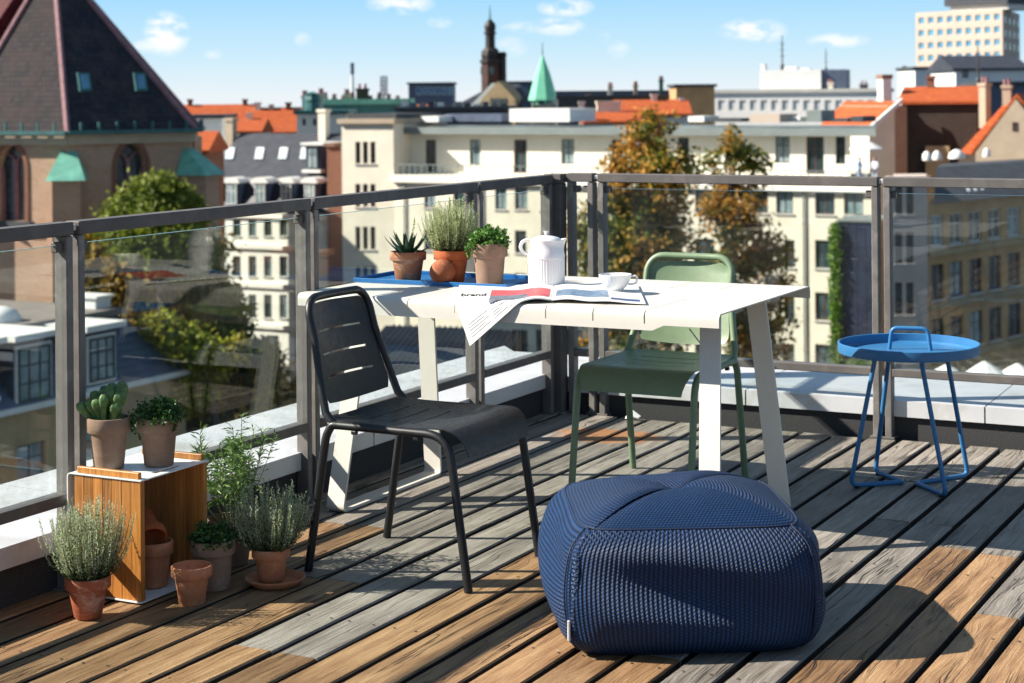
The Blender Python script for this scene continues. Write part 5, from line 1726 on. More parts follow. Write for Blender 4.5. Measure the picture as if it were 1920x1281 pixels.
for i, r in enumerate(rects): b.window(r, nx=2, nz=2, frame='stone' if False else 'frame_white' if i % 3 == 0 else 'frame_red', pane='pane_curtain' if i % 4 == 0 else 'pane')
for q0, q1 in zrows: b.box(-.1, b.W, -.18, -.003, q0 - .55, q0 - .2, M['tan_stucco'], 'string_course')
z2 = b.z(303, 1790, 7)
tl, tr_ = Vector(bl_) * .6, Vector((b.W, 0)).lerp(Vector(br_), .6)
rf = MB().add([(-.2, -.5, ze), (b.W, -.5, ze), (tr_.x, tr_.y, z2), (tl.x, tl.y, z2), (br_[0], br_[1], z2), (bl_[0], bl_[1], z2), (br_[0], br_[1], ze), (bl_[0], bl_[1], ze)], [(0, 1, 2, 3), (3, 2, 4, 5), (4, 6, 7, 5), (1, 6, 4, 2), (7, 0, 3, 5), (0, 7, 6, 1)]).build('dark_roof', M['roof_dark'], b.t)
for u in (1744, 1757, 1770, 1806, 1821, 1836, 1872, 1888, 1904):
    x = b.at(u, 355, 2.0)[0]
    def rp_(xx, f): return (xx + tl.x * f, -.5 + (tl.y + .5) * f - .06, ze + (z2 - ze) * f + .06)
    a_, c_ = .22, .40
    MB().add([rp_(x, a_), rp_(x + .32, a_), rp_(x + .05, c_), rp_(x - .27, c_)] + [(p[0], p[1] + .2, p[2] - .2) for p in (rp_(x, a_), rp_(x + .32, a_), rp_(x + .05, c_), rp_(x - .27, c_))],
             [(0, 1, 2, 3), (0, 4, 5, 1), (1, 5, 6, 2), (2, 6, 7, 3), (3, 7, 4, 0)]).build('skylight', M['pane_sky'], rf)
for (u, w) in ((1738, .36), (1757, .36), (1794, .6), (1850, .3)):
    x = b.at(u, 300, 9.5)[0]
    MB().lathe([(w, 0), (w, .15), (w * .8, .42), (w * .4, .6), (.01, .66)], 14, (x, 9.5, z2 + .003)).build('roof_dome', M['white_panel'], rf, True)
# white café parasols in the street below
for i, (u, v, lb) in enumerate(((1775, 684, 'white cafe parasol in the street, leftmost of the three below the side table'), (1846, 678, 'white cafe parasol in the street, middle of the three beyond the railing'),
                                (1908, 682, 'white cafe parasol in the street, rightmost of the three beyond the railing'))):
    D = 46
    c = far(u, v, D)
    pz = c.z - (-9.0)
    ps = thing('cafe_parasol', lb, 'parasol', (c.x, c.y, -9.0), .4 * i, 'white parasols below the terrace')
    MB().lathe([(.035, 0), (.035, 3.0)], 8).build('pole', M['frame_white'], ps)
    zt_ = c.z + 9.0
    ps.children[0].scale = (1, 1, (zt_ - .1) / 3.0)
    MB().lathe([(.62, zt_ - .42), (.60, zt_ - .36), (.25, zt_ - .12), (.04, zt_)], 8, cap0=True).build('canopy', M['white_panel'], ps)
    MB().lathe([(.35, 0), (.35, .08), (.06, .12)], 12).build('base', M['concrete'], ps)
cb = Bld('courtyard_deck', 'low flat roof in the street carrying the white parasols', 'building', 1700, 40, 2100, 44)
cb.wall(0, cb.W, 0, -9.003 - ZB, M['concrete'], depth=10)

# ---------------------------------------------------------------- low slate roofs down by the cream block
b = Bld('slate_annex', 'low annex with ribbed dark slate roof seen through the glass', 'building', 655, 92, 905, 90)
ze, zr_ = b.z(705, 780), b.z(612, 780, 6)
b.wall(0, b.W, 0, ze, M['white_stucco'], depth=12)
rf = b.roof(0, b.W, 0, 12, ze, zr_, M['slate'], uv=False)
for k in range(22):
    x = b.W * (k + .5) / 22
    MB().add([(x - .04, -.35, ze + .02), (x + .04, -.35, ze + .02), (x + .04, 6, zr_ + .02), (x - .04, 6, zr_ + .02), (x - .04, -.35, ze + .09), (x + .04, -.35, ze + .09), (x + .04, 6, zr_ + .09), (x - .04, 6, zr_ + .09)],
             [(4, 5, 6, 7), (0, 4, 7, 3), (1, 2, 6, 5), (0, 1, 5, 4)]).build('roof_rib', M['slate_blue'], rf)
b = Bld('teal_annex', 'low annex with tall teal glazed doors beside the cream block', 'building', 905, 96, 1150, 94)
rects = [b.rect((u, u + 30, 618, 700)) for u in (915, 960, 1005, 1062, 1105)]
zt = b.z(600, 1000)
b.wall(0, b.W, 0, zt, M['cream_pale'], rects, depth=8)
for r in rects: b.window(r, nx=2, nz=3, frame='copper_dark', pane='pane', sill=False, name='glazed_door')
b.box(-.2, b.W + .2, -.3, 8.2, zt + .002, zt + .3, M['roof_dark'], 'roof_edge')

# ---------------------------------------------------------------- mansard house close below on the left
b = Bld('mansard_house', 'tan house with blue slate mansard and broad dormers below the terrace', 'building', -160, 66, 343, 80)
ze = b.z(703, 330)
zt = b.z(592, 200, 2.2)
WN = [(-60, 0, 835, 905), (32, 86, 838, 905), (160, 205, 805, 870), (265, 300, 785, 840), (32, 86, 965, 1030)]
b.wall(0, b.W, 0, ze, M['tan_stucco'], [b.rect(r) for r in WN], depth=12)
b.windows(WN, nx=2, nz=2, frame='frame_dark', pane='pane_curtain')
b.box(-.2, b.W + .45, -.45, 12.3, ze + .002, ze + .22, M['frame_white'], 'eaves')
xr = b.at(218, 612, 2.2)[0]
m = MB().add([(-.2, -.3, ze + .225), (b.W + .3, -.3, ze + .225), (xr, 2.2, zt), (-.2, 2.2, zt), (b.W + .3, 12.2, ze + .225), (-.2, 12.2, ze + .225), (xr, 9.8, zt), (-.2, 9.8, zt)],
             [(0, 1, 2, 3), (1, 4, 6, 2), (4, 5, 7, 6), (5, 0, 3, 7), (3, 2, 6, 7)])
rf = m.build('mansard_roof', M['slate_blue'], b.t)
for k in range(1, 9):                                            # courses of slate
    f = k / 9
    y = -.3 + 2.5 * f; z = ze + .225 + (zt - ze - .225) * f
    x1 = b.W + .3 + (xr - b.W - .3) * f
    MB().box(-.2, x1 - .05, y - .06, y - .01, z - .03, z + .03).build('slate_course', M['slate_blue'], rf)
b.box(-.4, xr + .3, 1.9, 10.1, zt + .003, zt + .28, P('flat_felt_roof', (.19, .165, .15), .9, 0, .15, .6), 'flat_roof')
for (u0, u1, v0, v1) in ((-75, -10, 655, 742), (24, 96, 640, 750), (158, 216, 622, 715)):
    x0, x1, q0, q1 = b.rect((u0, u1, v0, v1), -.1)
    d = MB().box(x0, x1, -.1, 2.6, q0, q1).build('dormer', P('navy_dormer_cladding', (.05, .06, .085), .6, 0, .2, 2), rf)
    MB().box(x0 - .3, x1 + .3, -.5, 3.2, q1 + .002, q1 + .24).build('dormer_roof', M['frame_white'], d)
    MB().box(x0 - .1, x1 + .1, -.3, -.101, q0 - .2, q0 - .002).build('dormer_sill', M['frame_white'], d)
    w0, w1, h0, h1 = x0 + .16, x1 - .16, q0 + .18, q1 - .32
    MB().box(w0 - .1, w0, -.2, -.101, h0 - .1, h1 + .1).box(w1, w1 + .1, -.2, -.101, h0 - .1, h1 + .1).box(w0 + .001, w1 - .001, -.2, -.101, h1, h1 + .1).box(w0 + .001, w1 - .001, -.2, -.101, h0 - .1, h0).build('dormer_casing', M['frame_white'], d)
    b.window((w0, w1, h0, h1), -.3, reveal=.2, nx=3, nz=3, frame='frame_dark', pane='pane_curtain', sill=False, bar=.1, name='dormer_window')
MB().lathe([(.9, 0), (.9, .12), (.7, .42), (.3, .58), (.01, .62)], 16, (*b.loc(54, 74)[:1], 3.6, zt + .29)).build('roof_dome', M['white_panel'], rf, True)
MB().box(xr - .9, xr + .1, 2.6, 4.6, zt + .285, zt + .75).build('roof_hatch', M['white_panel'], rf)
MB().box(xr - 1.0, xr + .2, 2.45, 4.8, zt + .753, zt + .86).build('hatch_lid', M['frame_white'], rf)
# ================================================================== skyline
def lathe_px(t, u, D, prof, n, mat, name, z0, a0=0., parent=None):
    """turned or many-sided piece: prof = [(half width in view units, view row)]"""
    k = D / FPX
    X, _ = ray(u, 180)
    pr = [(max(.01, h * k), far(u, v, D).z - z0) for h, v in prof]
    return MB().lathe(pr, n).build(name, mat, parent or t, rot=(0, 0, a0), smooth=n > 12)
def house(label, u0, u1, D, vr, ve, roof='tile_red', wall='cream', depth=9., hip=(0, 0), wins=(), D1=None, name='town_house', chim=(), cat='building', frame='frame_dark'):
    b = Bld(name, label, cat, u0, D, u1, D1 or D)
    um = (u0 + u1) / 2
    ze = b.z(ve, um)
    uv = 'brick' in wall
    b.wall(0, b.W, 0, ze, M[wall], [b.rect(r) for r in wins], depth=depth, uv=uv)
    for r in wins: b.window(b.rect(r), nx=2, nz=1, frame=frame, sill=False, bar=.12)
    rf = b.roof(0, b.W, 0, depth, ze + .003, b.z(vr, um, depth / 2), M[roof], hip=hip)
    for (c0, c1, v0, v1, mt) in chim: b.chimney(c0, c1, v0, v1, depth * .45, M[mt], rf)
    return b
def block(label, u0, u1, D, vt, wall, depth=10., name='flat_roofed_block', wins=(), D1=None, edge='roof_dark', eh=.35, back=None, pane='pane', frame='frame_white', cat='building'):
    b = Bld(name, label, cat, u0, D, u1, D1 or D)
    zt = b.z(vt, (u0 + u1) / 2)
    bk = [b.loc(*q) for q in back] if back else None
    b.wall(0, b.W, 0, zt, M[wall], [b.rect(r) for r in wins], depth=depth, back=bk)
    for r in wins: b.window(b.rect(r), nx=1, nz=1, frame=frame, pane=pane, sill=False, bar=.15)
    if not back: b.box(-.3, b.W + .3, -.3, depth + .3, zt + .003, zt + eh, M[edge], 'roof_edge')
    return b, zt

# red roofs at the far left
house('long orange roof just right of the church', 322, 470, 255, 196, 226, 'tile_red', 'cream', chim=((352, 360, 186, 205, 'brick_red'), (455, 463, 186, 205, 'brick_red')))
house('orange roofed house half hidden behind the mansard chimneys', 405, 566, 215, 203, 248, 'tile_red', 'stone_beige', chim=((478, 488, 192, 214, 'cream'), (505, 512, 196, 214, 'stone_beige'), (536, 545, 192, 218, 'brick_red')))
block('pale blue walled house beside the church eaves', 346, 416, 180, 222, 'white_panel', 8)
house('small house with ochre gable and orange roof', 438, 486, 200, 222, 246, 'tile_red', 'white_stucco', chim=((462, 472, 212, 232, 'cream'),))
house('orange gable by the church buttress', 345, 384, 140, 246, 282, 'tile_red', 'brick_red')
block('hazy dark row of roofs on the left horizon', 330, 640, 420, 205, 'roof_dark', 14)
# copper roofed cluster left of the stair tower
b, zt = block('cream house with copper turret behind the slate roof', 556, 648, 172, 214, 'cream_pale', 9, wins=((566, 574, 222, 236), (586, 594, 222, 236)), edge='copper_dark')
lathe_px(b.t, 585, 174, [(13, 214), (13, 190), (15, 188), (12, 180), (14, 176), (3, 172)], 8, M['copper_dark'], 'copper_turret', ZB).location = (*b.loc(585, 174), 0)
b.chimney(566, 576, 180, 214, 3, M['white_stucco']); b.chimney(597, 606, 176, 214, 3, M['cream'])
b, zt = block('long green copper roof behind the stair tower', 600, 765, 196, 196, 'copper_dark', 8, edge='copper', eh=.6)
for k in range(9): b.chimney(606 + 17 * k, 613 + 17 * k, 182 + 3 * (k % 3), 198, 2, M[('stone_beige', 'brick_dark', 'cream')[k % 3]])
b.chimney(668, 690, 166, 198, 1, M['brick_dark']); b.chimney(645, 655, 176, 198, 1, M['stone_beige'])
house('orange hipped roof behind the stair tower', 764, 806, 185, 196, 215, 'tile_red', 'cream', hip=(2, 2))
b, zt = block('dark flat roofs crowded behind the ivory storey', 745, 960, 162, 207, 'roof_dark', 12)
for k in range(12):
    u = 752 + 17 * k
    x0, x1, q0, q1 = b.rect((u, u + 11, 199 + 2 * (k % 3), 208), 2)
    b.box(x0, x1, 2, 4, zt + .36, q1 + .4, M[('white_panel', 'slate_blue', 'roof_metal', 'slate')[k % 4]], 'roof_hood')
# masts
def mast(label, u, D, v0, v1, w, kind):
    p = far(u, v1, D)
    t = thing('mast', label, 'mast', (p.x, p.y, p.z))
    H = far(u, v0, D).z - p.z
    r_ = w * D / FPX / 2
    MB().lathe([(r_, 0), (r_ * .8, H * .7), (r_ * .5, H)], 8).build('shaft', M['white_panel'] if kind == 'chimney' else M['roof_dark'], t)
    if kind == 'chimney':
        MB().lathe([(r_ * 1.05, H * .72), (r_ * 1.05, H)], 8).build('dark_top', M['slate_blue'], t)
    if kind == 'lattice':
        for k in range(5):
            z = H * (.25 + .17 * k)
            MB().box(-r_ * 3, r_ * 3, -r_, r_, z, z + H * .05).build('antenna_bar', M['slate_blue'], t)
        for s in (-1, 1): MB().box(s * r_ * 3 - r_ * .4, s * r_ * 3 + r_ * .4, -r_, r_, H * .2, H * .95).build('antenna_post', M['slate_blue'], t)
    if kind == 'aerial':
        MB().lathe([(r_ * 2.6, 0), (r_ * 2.6, H * .12), (r_, H * .2)], 8).build('base', M['roof_dark'], t)
        for k in range(3): MB().box(-r_ * 3, r_ * 3, -r_ * .4, r_ * .4, H * (.4 + .17 * k), H * (.42 + .17 * k)).build('antenna_bar', M['roof_dark'], t)
mast('slim white chimney with a dark top on the left skyline', 661, 600, 118, 195, 7, 'chimney')
mast('grey lattice antenna tower left of the spires', 720, 400, 142, 190, 4, 'lattice')
mast('tall dark aerial on the white penthouse', 1467, 262, 66, 132, 3, 'aerial')
mast('thin grey aerial right of the white penthouse', 1549, 262, 90, 134, 2, 'aerial')
mast('dark aerial in front of the high office tower', 1834, 150, 86, 160, 4, 'aerial')
# glazed office and dark spire church
block('grey glazed office block left of the dark spire', 766, 850, 340, 158, 'slate_blue', 14, wins=tuple((780 + 12 * k, 789 + 12 * k, 163, 178) for k in range(6)), pane='pane_blue')
block('low grey block with sheds below the dark spire', 950, 1000, 330, 156, 'slate_blue', 12)
b = Bld('spire_church', 'dark slate church with tall copper brown onion spire', 'church', 842, 300, 1000, 296)
ze, zr_ = b.z(206, 920), b.z(158, 920, 9)
b.wall(0, b.W, 0, ze, M['stone_beige'], depth=18)
b.roof(0, b.W, 0, 18, ze + .003, zr_, M['slate'], hip=(5.5, 5.0), uv=False)
x0, x1 = b.at(903, 200, -.8)[0], b.at(966, 200, -.8)[0]
MB().prism_y([(x0, 0), (x1, 0), (x1, b.z(186, 935)), ((x0 + x1) / 2, b.z(152, 935)), (x0, b.z(186, 935))], -.8, 5).build('stone_gable', M['tan_stucco'], b.t)
for k in range(3):
    xm = x0 + (x1 - x0) * (.32 + .18 * k)
    MB().box(xm - .35, xm + .35, -.9, -.805, b.z(196, 935), b.z(184, 935)).build('gable_window', M['pane'], b.t)
MB().add([(x0 - 2.6, -.2, b.z(203, 890)), (x0 - 1.2, -.2, b.z(203, 890)), ((x0 + x1) / 2 - 1.2, 2, b.z(156, 920)), ((x0 + x1) / 2 - 1.9, 2, b.z(156, 920)), (x0 - 2.6, .4, b.z(203, 890)), (x0 - 1.2, .4, b.z(203, 890)), ((x0 + x1) / 2 - 1.2, 2.6, b.z(156, 920)), ((x0 + x1) / 2 - 1.9, 2.6, b.z(156, 920))],
         [(0, 1, 2, 3), (0, 4, 5, 1), (1, 5, 6, 2), (2, 6, 7, 3), (3, 7, 4, 0)]).build('pale_ridge', M['roof_metal'], b.t)
M['spire_brown'] = P('dark_brown_copper', (.022, .014, .013), .55, .1, .3, 1.)
M['spire_body'] = P('dark_red_brown_brick', (.055, .024, .020), .8, 0, .3, 1.)
x, y = b.loc(920, 303)
for prof, mt, nm, n in (([(18, 175), (18, 118)], 'spire_body', 'tower_shaft', 8), ([(21, 118), (21, 113), (17, 112), (18, 104), (17, 96), (12, 90)], 'spire_brown', 'lower_bell', 8),
                        ([(9.5, 90), (9.5, 64)], 'spire_brown', 'lantern', 8), ([(12, 64), (12, 61), (9, 60), (11, 52), (10, 45), (5, 39), (2, 36)], 'spire_brown', 'onion_dome', 16), ([(1.7, 36), (1.2, 24), (.5, 10)], 'copper_dark', 'needle', 6)):
    lathe_px(b.t, 920, 303, prof, n, M[mt], nm, ZB).location = (x, y, 0)
x, y = b.loc(943, 303)
lathe_px(b.t, 943, 303, [(7, 175), (7, 106), (9, 104), (6, 98), (1, 97)], 8, M['spire_brown'], 'stair_turret', ZB).location = (x, y, 0)
for k in range(4):
    a = k * math.pi / 2 + .4
    x, y = b.loc(920, 303)
    MB().box(-.35, .35, 1.58, 1.68, far(920, 140, 303).z - ZB, far(920, 126, 303).z - ZB).build('belfry_opening', M['pane'], b.t, loc=(x, y, 0), rot=(0, 0, a))
b = Bld('copper_spire', 'mint green copper spire rising behind the roofs', 'tower', 998, 262, 1038, 262)
b.wall(0, b.W, 0, b.z(196, 1018), M['stone_beige'], depth=3.4)
x, y = b.loc(1018, 263.8)
for prof, mt, nm in (([(22, 196), (22, 188)], 'copper_mint', 'drum'), ([(28, 188), (27, 183), (15, 140), (1.2, 104)], 'copper_mint', 'spire'), ([(1, 104), (.5, 80)], 'spire_brown', 'needle')):
    lathe_px(b.t, 1018, 263.8, prof, 8, M[mt], nm, ZB, .2).location = (x, y, 0)
for k in range(8):
    MB().box(-.4, .4, 1.62, 1.75, b.z(195, 1018), b.z(189.5, 1018)).build('louvre', M['pane'], b.t, loc=(x, y, 0), rot=(0, 0, .2 + (k + .5) * math.pi / 4))
# roofs right of the spires
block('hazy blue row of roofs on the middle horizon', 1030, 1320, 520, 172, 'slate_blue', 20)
b, zt = block('long dark roofed row with chimneys behind the red strip', 1046, 1300, 240, 183, 'roof_dark', 9)
for (u0, u1, v0, mt) in ((1098, 1108, 184, 'cream'), (1140, 1149, 162, 'cream'), (1188, 1196, 160, 'stone_beige'), (1236, 1244, 150, 'copper_dark'), (1262, 1269, 168, 'cream')): b.chimney(u0, u1, v0, 200, 1, M[mt])
block('dark brown block left of the white office', 1268, 1340, 230, 163, 'brown_wall', 10)
house('orange roof with dormers right of the mint spire', 1160, 1292, 190, 187, 214, 'tile_red', 'cream_pale', chim=((1222, 1232, 176, 196, 'cream'), (1275, 1283, 184, 204, 'white_stucco')))
house('low orange roof behind the autumn tree', 1100, 1200, 175, 208, 228, 'tile_red', 'stone_beige', chim=((1120, 1164, 190, 214, 'cream'), (1086, 1096, 190, 216, 'cream_pale')))
# white office with ribbon windows and penthouse
wn = []
for k in range(17): wn.append((1306 + 20 * k, 1319 + 20 * k, 188, 207))
b, zt = block('long white office with rows of pale windows', 1296, 1655, 258, 174, 'white_panel', 14, wins=tuple(wn), D1=250, edge='concrete', eh=.5, pane='pane_sky', frame='concrete')
x0, x1, q0, q1 = b.rect((1424, 1585, 132, 174), 3)
b.box(x0, x0 + (x1 - x0) * .72, 3, 9, zt + .51, q1, M['white_panel'], 'penthouse')
b.box(x0 + (x1 - x0) * .72 + .01, x1, 3.6, 9, zt + .51, q1, M['slate_blue'], 'penthouse_side')
for (u0, u1, v) in ((1426, 1434, 119), (1470, 1494, 125), (1500, 1518, 128)):
    a0, a1, r0, r1 = b.rect((u0, u1, v, 132), 4)
    b.box(a0, a1, 4, 6, q1 + .003, r1, M['white_panel'], 'roof_unit')
b.chimney(1552, 1562, 155, 178, 1, M['cream']); b.chimney(1612, 1626, 158, 178, 3, M['roof_dark'])
# high office tower
px = []
for r_ in range(5):
    for k in range(9):
        u = 1727.5 + 17.7 * k
        v = 39 - .9 * k + r_ * 23.6
        px.append((u - 5.2, u + 5.2, v - 5.6, v + 5.6))
b = Bld('office_tower', 'high sand coloured office tower with a grid of blue windows', 'building', 1718, 420, 1881, 402)
zt = b.z(20, 1800)
bk = [b.loc(1752, 450), b.loc(1913, 432)]
b.wall(0, b.W, 0, zt, M['pink_panel'], [b.rect(r) for r in px], depth=30, back=bk, reveal=.35)
for i, r in enumerate(px): b.window(b.rect(r), nx=1, nz=1, frame='frame_white', pane='pane_blue', sill=False, reveal=.35, bar=.05)
W_ = b.W
MB().prism([(W_ * .32, 3), (W_ * .98, 3), (W_ * 1.02, 14), (W_ * .36, 14)], zt + .01, zt + 1.2).build('crown_base', M['frame_white'], b.t)
MB().prism([(W_ * .28, 2), (W_ * 1.0, 2), (W_ * 1.05, 16), (W_ * .33, 16)], zt + 1.21, zt + 3.4).build('crown', M['slate'], b.t)
sx, sy = bk[1][0] - W_, bk[1][1]
L = math.hypot(sx, sy)
for r_ in range(8):
    for k in range(4):
        f = (k + .5) / 4
        z0 = zt - 3.2 - 2.95 * r_
        MB().box(-.9, .9, -.12, .12, z0, z0 + 1.5).build('side_window', M['pane'], b.t, loc=(W_ + sx * f, sy * f, 0), rot=(0, 0, math.atan2(sy, sx)))
house('far white house with a dark pitched roof under the office tower', 1792, 1925, 200, 104, 128, 'slate', 'white_panel', wins=((1792 + 12, 1816, 132, 146),), depth=12)
block('pale low wing before the office tower', 1716, 1800, 230, 130, 'white_panel', 10, wins=((1788, 1798, 132, 142), (1740, 1750, 138, 148)))
b, zt = block('grey roof terrace block at the far right edge', 1850, 1930, 170, 160, 'slate_blue', 8)
mast('pale green steeple tip behind the white chimney', 1696, 500, 124, 168, 9, 'chimney')
# brick houses with orange roofs at the right
b = house('dark gabled brick house with an orange roof', 1690, 1832, 150, 162, 190, 'tile_red', 'brick_dark', D1=148, depth=10, chim=((1738, 1752, 142, 170, 'brick_red'),))
b.box(*b.rect((1735, 1780, 272, 290), -.6)[:2], -.6, -.002, 0, b.z(274, 1757, -.6), M['tan_stucco'], 'yard_wall')
b = Bld('brick_gable_house', 'sunlit brick house end with orange roof and white chimney', 'building', 1664, 149, 1700, 149.6)
b.wall(0, b.W, 0, b.z(198, 1680), M['brick'], depth=8, uv=True)
zz = b.z(237, 1630)
x0 = b.at(1627, 237)[0]
o = MB().add([(x0, -.4, zz), (b.W * .3, -.4, b.z(190, 1675)), (b.W * .3, 8, b.z(190, 1675)), (x0, 8, zz), (x0, -.4, zz - .4), (b.W * .3, -.4, b.z(196, 1675)), (b.W * .3, 8, b.z(196, 1675)), (x0, 8, zz - .4)],
             [(0, 1, 2, 3), (0, 4, 5, 1), (3, 2, 6, 7), (0, 3, 7, 4), (1, 5, 6, 2)]).build('lean_roof', M['tile_red'], b.t)
meters_uv(o)
o = MB().add([(x0, -.2, 0), (b.W * .3, -.2, 0), (b.W * .3, -.2, b.z(196, 1675)), (x0, -.2, zz - .4), (x0, 7.8, 0), (x0, 7.8, zz - .4)], [(0, 1, 2, 3), (4, 0, 3, 5)]).build('lean_wall', M['cream'], b.t)
m = MB().add([(x0 - .1, -.7, zz + .05), (b.W * .55, -.7, b.z(184, 1678)), (b.W * .55, -.7, b.z(192, 1678)), (x0 - .1, -.7, zz - .55), (x0 - .1, -.41, zz + .05), (b.W * .55, -.41, b.z(184, 1678)), (b.W * .55, -.41, b.z(192, 1678)), (x0 - .1, -.41, zz - .55)],
             [(3, 2, 1, 0), (4, 5, 6, 7), (0, 1, 5, 4), (3, 7, 6, 2)]).build('verge', M['white_panel'], b.t)
x0, x1, q0, q1 = b.rect((1655, 1672, 140, 196), 3)
c = MB().box(x0, x1, 3, 3.9, q0 - 2, q1 - .35).build('white_chimney', M['white_panel'], b.t)
MB().box(x0 - .08, x1 + .08, 2.92, 3.98, q1 - .348, q1).build('chimney_cap', M['brick_red'], c)
b = Bld('beige_gable_house', 'beige plastered gable with a small square window at the right edge', 'building', 1828, 141, 1990, 138)
xa, za = b.at(1905, 186)
x1 = 2 * xa
zl = b.z(286, 1830)
o = MB().prism_y([(0, 0), (x1, 0), (x1, zl), (xa, za), (0, zl)], 0, 12).build('gable_wall', M['stone_beige'], b.t)
w = b.window(b.rect((1898, 1908, 229, 246)), -.35, reveal=.45, nx=2, nz=1, frame='frame_red', sill=False, bar=.1)
# its roof, with the slope of the neighbour to the left
for s, (xa0, xb0) in ((1, (-.4, xa)), (-1, (x1 + .4, xa))):
    o = MB().add([(xa0, .25, zl - .2), (xb0, .25, za + .15), (xb0, 12.3, za + .15), (xa0, 12.3, zl - .2), (xa0, .25, zl + .1), (xb0, .25, za + .45), (xb0, 12.3, za + .45), (xa0, 12.3, zl + .1)],
                 [(4, 5, 6, 7), (0, 1, 5, 4), (3, 7, 6, 2), (0, 4, 7, 3), (0, 3, 2, 1)]).build('roof_slope', M['tile_red'], b.t)
    meters_uv(o)
b.chimney(1879, 1895, 160, 204, 5, M['stone_beige'])
b = Bld('orange_roof_house', 'orange roof slope sinking behind the beige gable', 'building', 1795, 147, 1880, 143)
x0, z0 = b.at(1797, 288); x1, z1 = b.at(1880, 198)
o = MB().add([(x0, 0, z0), (x1 + 2, 0, z0 - .0), (x1 + 2, 0, z1), (x1, 0, z1), (x0 + 1.5, 8, z0), (x1 + 2, 8, z0), (x1 + 2, 8, z1), (x1 + .8, 8, z1)],
             [(0, 1, 2, 3), (4, 0, 3, 7), (3, 2, 6, 7), (5, 4, 7, 6), (1, 5, 6, 2)]).build('roof_slope', M['tile_red'], b.t)
meters_uv(o)
b.wall(x0, x1 + 2, 0, z0 - .005, M['brick_dark'], depth=8, uv=True)
b.chimney(1835, 1848, 156, 206, 1, M['stone_beige'])

# ================================================================== trees
def tree(name, label, u, D, blobs, n, seed, mat, leafs=.42, trunk=.32, zb=ZB, group='trees between the houses'):
    """trunk and limbs carrying leaf clumps; blobs = (u, v, half width, half height, depth offset) in view units"""
    rnd = random.Random(seed)
    base = far(u, 180, D); base = Vector((base.x, base.y, zb))
    t = thing(name, label, 'tree', base, 0, group)
    k = D / FPX
    cs = []
    for (bu, bv, bw, bh, dd) in blobs:
        c = far(bu, bv, D + dd) - base
        cs.append((c, bw * k, bh * k, min(bw, bh) * k * 1.1))
    top = max(c.z for c, *_ in cs)
    low = min(c.z - h for c, w, h, d in cs)
    tp = [Vector((0, 0, 0)), Vector((.15, .1, low * .6)), Vector((-.1, .2, low)), Vector((cs[0][0].x * .3, cs[0][0].y * .3, (low + top) / 2)), Vector((cs[0][0].x * .7, cs[0][0].y * .7, top * .97))]
    MB().tube(tp, [trunk * 1.3, trunk, trunk * .85, trunk * .5, trunk * .12], 8).build('trunk', M['bark'], t, 'all')
    lm = MB()
    for c, w, h, d in cs:
        zz = max(low * .8, min(top * .9, c.z - h * .9))
        s = Vector((c.x * .15, c.y * .15, zz))
        lm.tube([s, s * .5 + c * .5 + Vector((rnd.uniform(-.4, .4), rnd.uniform(-.4, .4), -.3)), c], [trunk * .36, trunk * .2, trunk * .07], 5, caps=False)
        for j in range(5):
            e = c + Vector((rnd.uniform(-1, 1) * w * .8, rnd.uniform(-1, 1) * d * .8, rnd.uniform(-.5, 1) * h * .8))
            lm.tube([s * .35 + c * .65, c * .5 + e * .5, e], [trunk * .14, trunk * .08, .02], 4, caps=False)
    lm.build('limbs', M['bark'], t, 'all')
    lv = MB()
    vol = [w * h * d for c, w, h, d in cs]
    tot = sum(vol)
    for (c, w, h, d), vv in zip(cs, vol):
        cnt = int(n * vv / tot)
        ncl = max(8, cnt // 34)
        for q in range(ncl):
            v = rvec(rnd) * (rnd.random() ** .45 * rnd.uniform(.85, 1.18))
            cc = c + Vector((v.x * w, v.y * d, v.z * h))
            cr_ = rnd.uniform(.35, 1.0) * leafs * 1.9
            for j in range(cnt // ncl):
                p = cc + Vector((rnd.gauss(0, cr_ * .6), rnd.gauss(0, cr_ * .6), rnd.gauss(0, cr_ * .42)))
                l = leafs * rnd.uniform(.55, 1.1)
                leaf(lv, p, rvec(rnd), (rvec(rnd) + Vector((0, 0, .8))).normalized(), l, l * .62, .12)
    o = lv.build('crown', mat, t); o['kind'] = 'stuff'
    return t
M['bark'] = P('tree_bark', (.06, .045, .032), .95, 0, .3, 3, bump=.5, bscale=12)
G = [(0, (.05, .085, .012)), (.55, (.14, .19, .028)), (1, (.28, .31, .06))]
OR = [(0, (.26, .10, .015)), (.6, (.50, .23, .036)), (1, (.66, .38, .075))]
YG = [(0, (.11, .14, .010)), (.6, (.25, .28, .020)), (1, (.42, .42, .04))]
M['leaf_autumn'] = leaf_mat('autumn_leaves', G, .42, .6, OR, .16)
M['leaf_autumn2'] = leaf_mat('late_autumn_leaves', G, .42, .6, [(0, (.22, .10, .018)), (.6, (.42, .20, .036)), (1, (.58, .34, .07))], .3)
M['leaf_yellowgreen'] = leaf_mat('yellow_green_leaves', YG, .35, .6, G, .25)
M['leaf_dark'] = leaf_mat('dark_green_leaves', [(0, (.010, .028, .008)), (.6, (.03, .065, .014)), (1, (.07, .12, .028))], .25, .6, [(0, (.16, .11, .01)), (1, (.42, .26, .03))], .13)
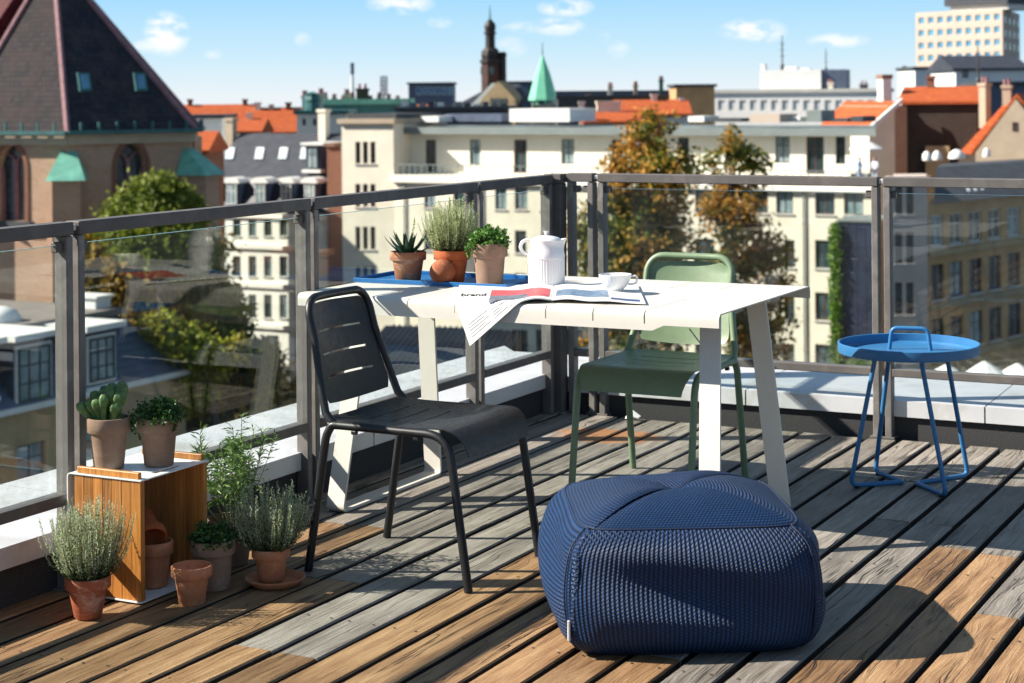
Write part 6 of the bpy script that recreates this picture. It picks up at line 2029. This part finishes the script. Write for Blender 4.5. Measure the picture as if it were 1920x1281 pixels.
tree('autumn_tree', 'tall autumn tree with orange patches left of the green chair back', 1215, 92,
     [(1215, 262, 42, 58, 0), (1180, 300, 36, 50, 1), (1240, 330, 52, 55, -1), (1165, 395, 58, 62, 0), (1225, 410, 66, 70, 1), (1190, 470, 70, 62, -1), (1120, 470, 46, 58, 0), (1255, 480, 50, 60, 2), (1150, 555, 60, 60, 0), (1230, 560, 66, 62, -1), (1085, 440, 30, 50, 0), (1285, 300, 26, 22, 0), (1150, 310, 18, 34, 0), (1190, 640, 90, 60, 0)], 24000, 3, M['leaf_autumn'], .36)
tree('autumn_tree', 'thinner autumn tree right of the green chair back', 1375, 96,
     [(1365, 275, 34, 30, 0), (1400, 300, 40, 28, 0), (1370, 350, 34, 48, 1), (1410, 345, 22, 22, 0), (1385, 420, 52, 48, -1), (1445, 470, 42, 36, 0), (1395, 500, 60, 46, 0), (1450, 560, 34, 60, 1), (1370, 570, 52, 56, 0), (1420, 640, 66, 56, 0), (1300, 330, 18, 26, 1), (1330, 300, 22, 20, 0), (1430, 300, 16, 26, 1), (1340, 400, 36, 40, 0)], 12000, 5, M['leaf_autumn2'], .36)
tree('green_tree', 'round yellow green tree in front of the church wall', 300, 82,
     [(292, 372, 50, 46, 0), (250, 395, 44, 40, 0), (330, 400, 44, 50, 1), (290, 440, 80, 50, -1), (225, 425, 40, 36, 1), (345, 470, 50, 50, 0)], 26000, 9, M['leaf_yellowgreen'], .34)
tree('dark_tree', 'broad dark green tree deep in the courtyard behind the glass', 330, 84,
     [(240, 510, 70, 50, 0), (330, 520, 80, 60, 1), (300, 600, 100, 62, 0), (400, 600, 60, 70, 2), (380, 690, 90, 66, 0), (280, 690, 90, 60, 0), (470, 700, 50, 60, 0), (420, 780, 110, 60, 0), (520, 780, 60, 60, 0), (190, 480, 40, 40, 0), (350, 470, 60, 46, 1)], 64000, 13, M['leaf_dark'], .46)
tree('yellow_tree', 'small golden leaved tree lit in the courtyard shade', 395, 79.5,
     [(345, 650, 34, 34, 0), (400, 672, 26, 24, 0), (375, 700, 36, 36, 1), (300, 612, 26, 24, 0), (440, 655, 20, 18, 0), (350, 740, 30, 30, 0)], 9000, 17, leaf_mat('golden_leaves', [(0, (.16, .13, .012)), (.6, (.36, .28, .025)), (1, (.52, .36, .05))], .35, .6, YG, .3), .34, .2)
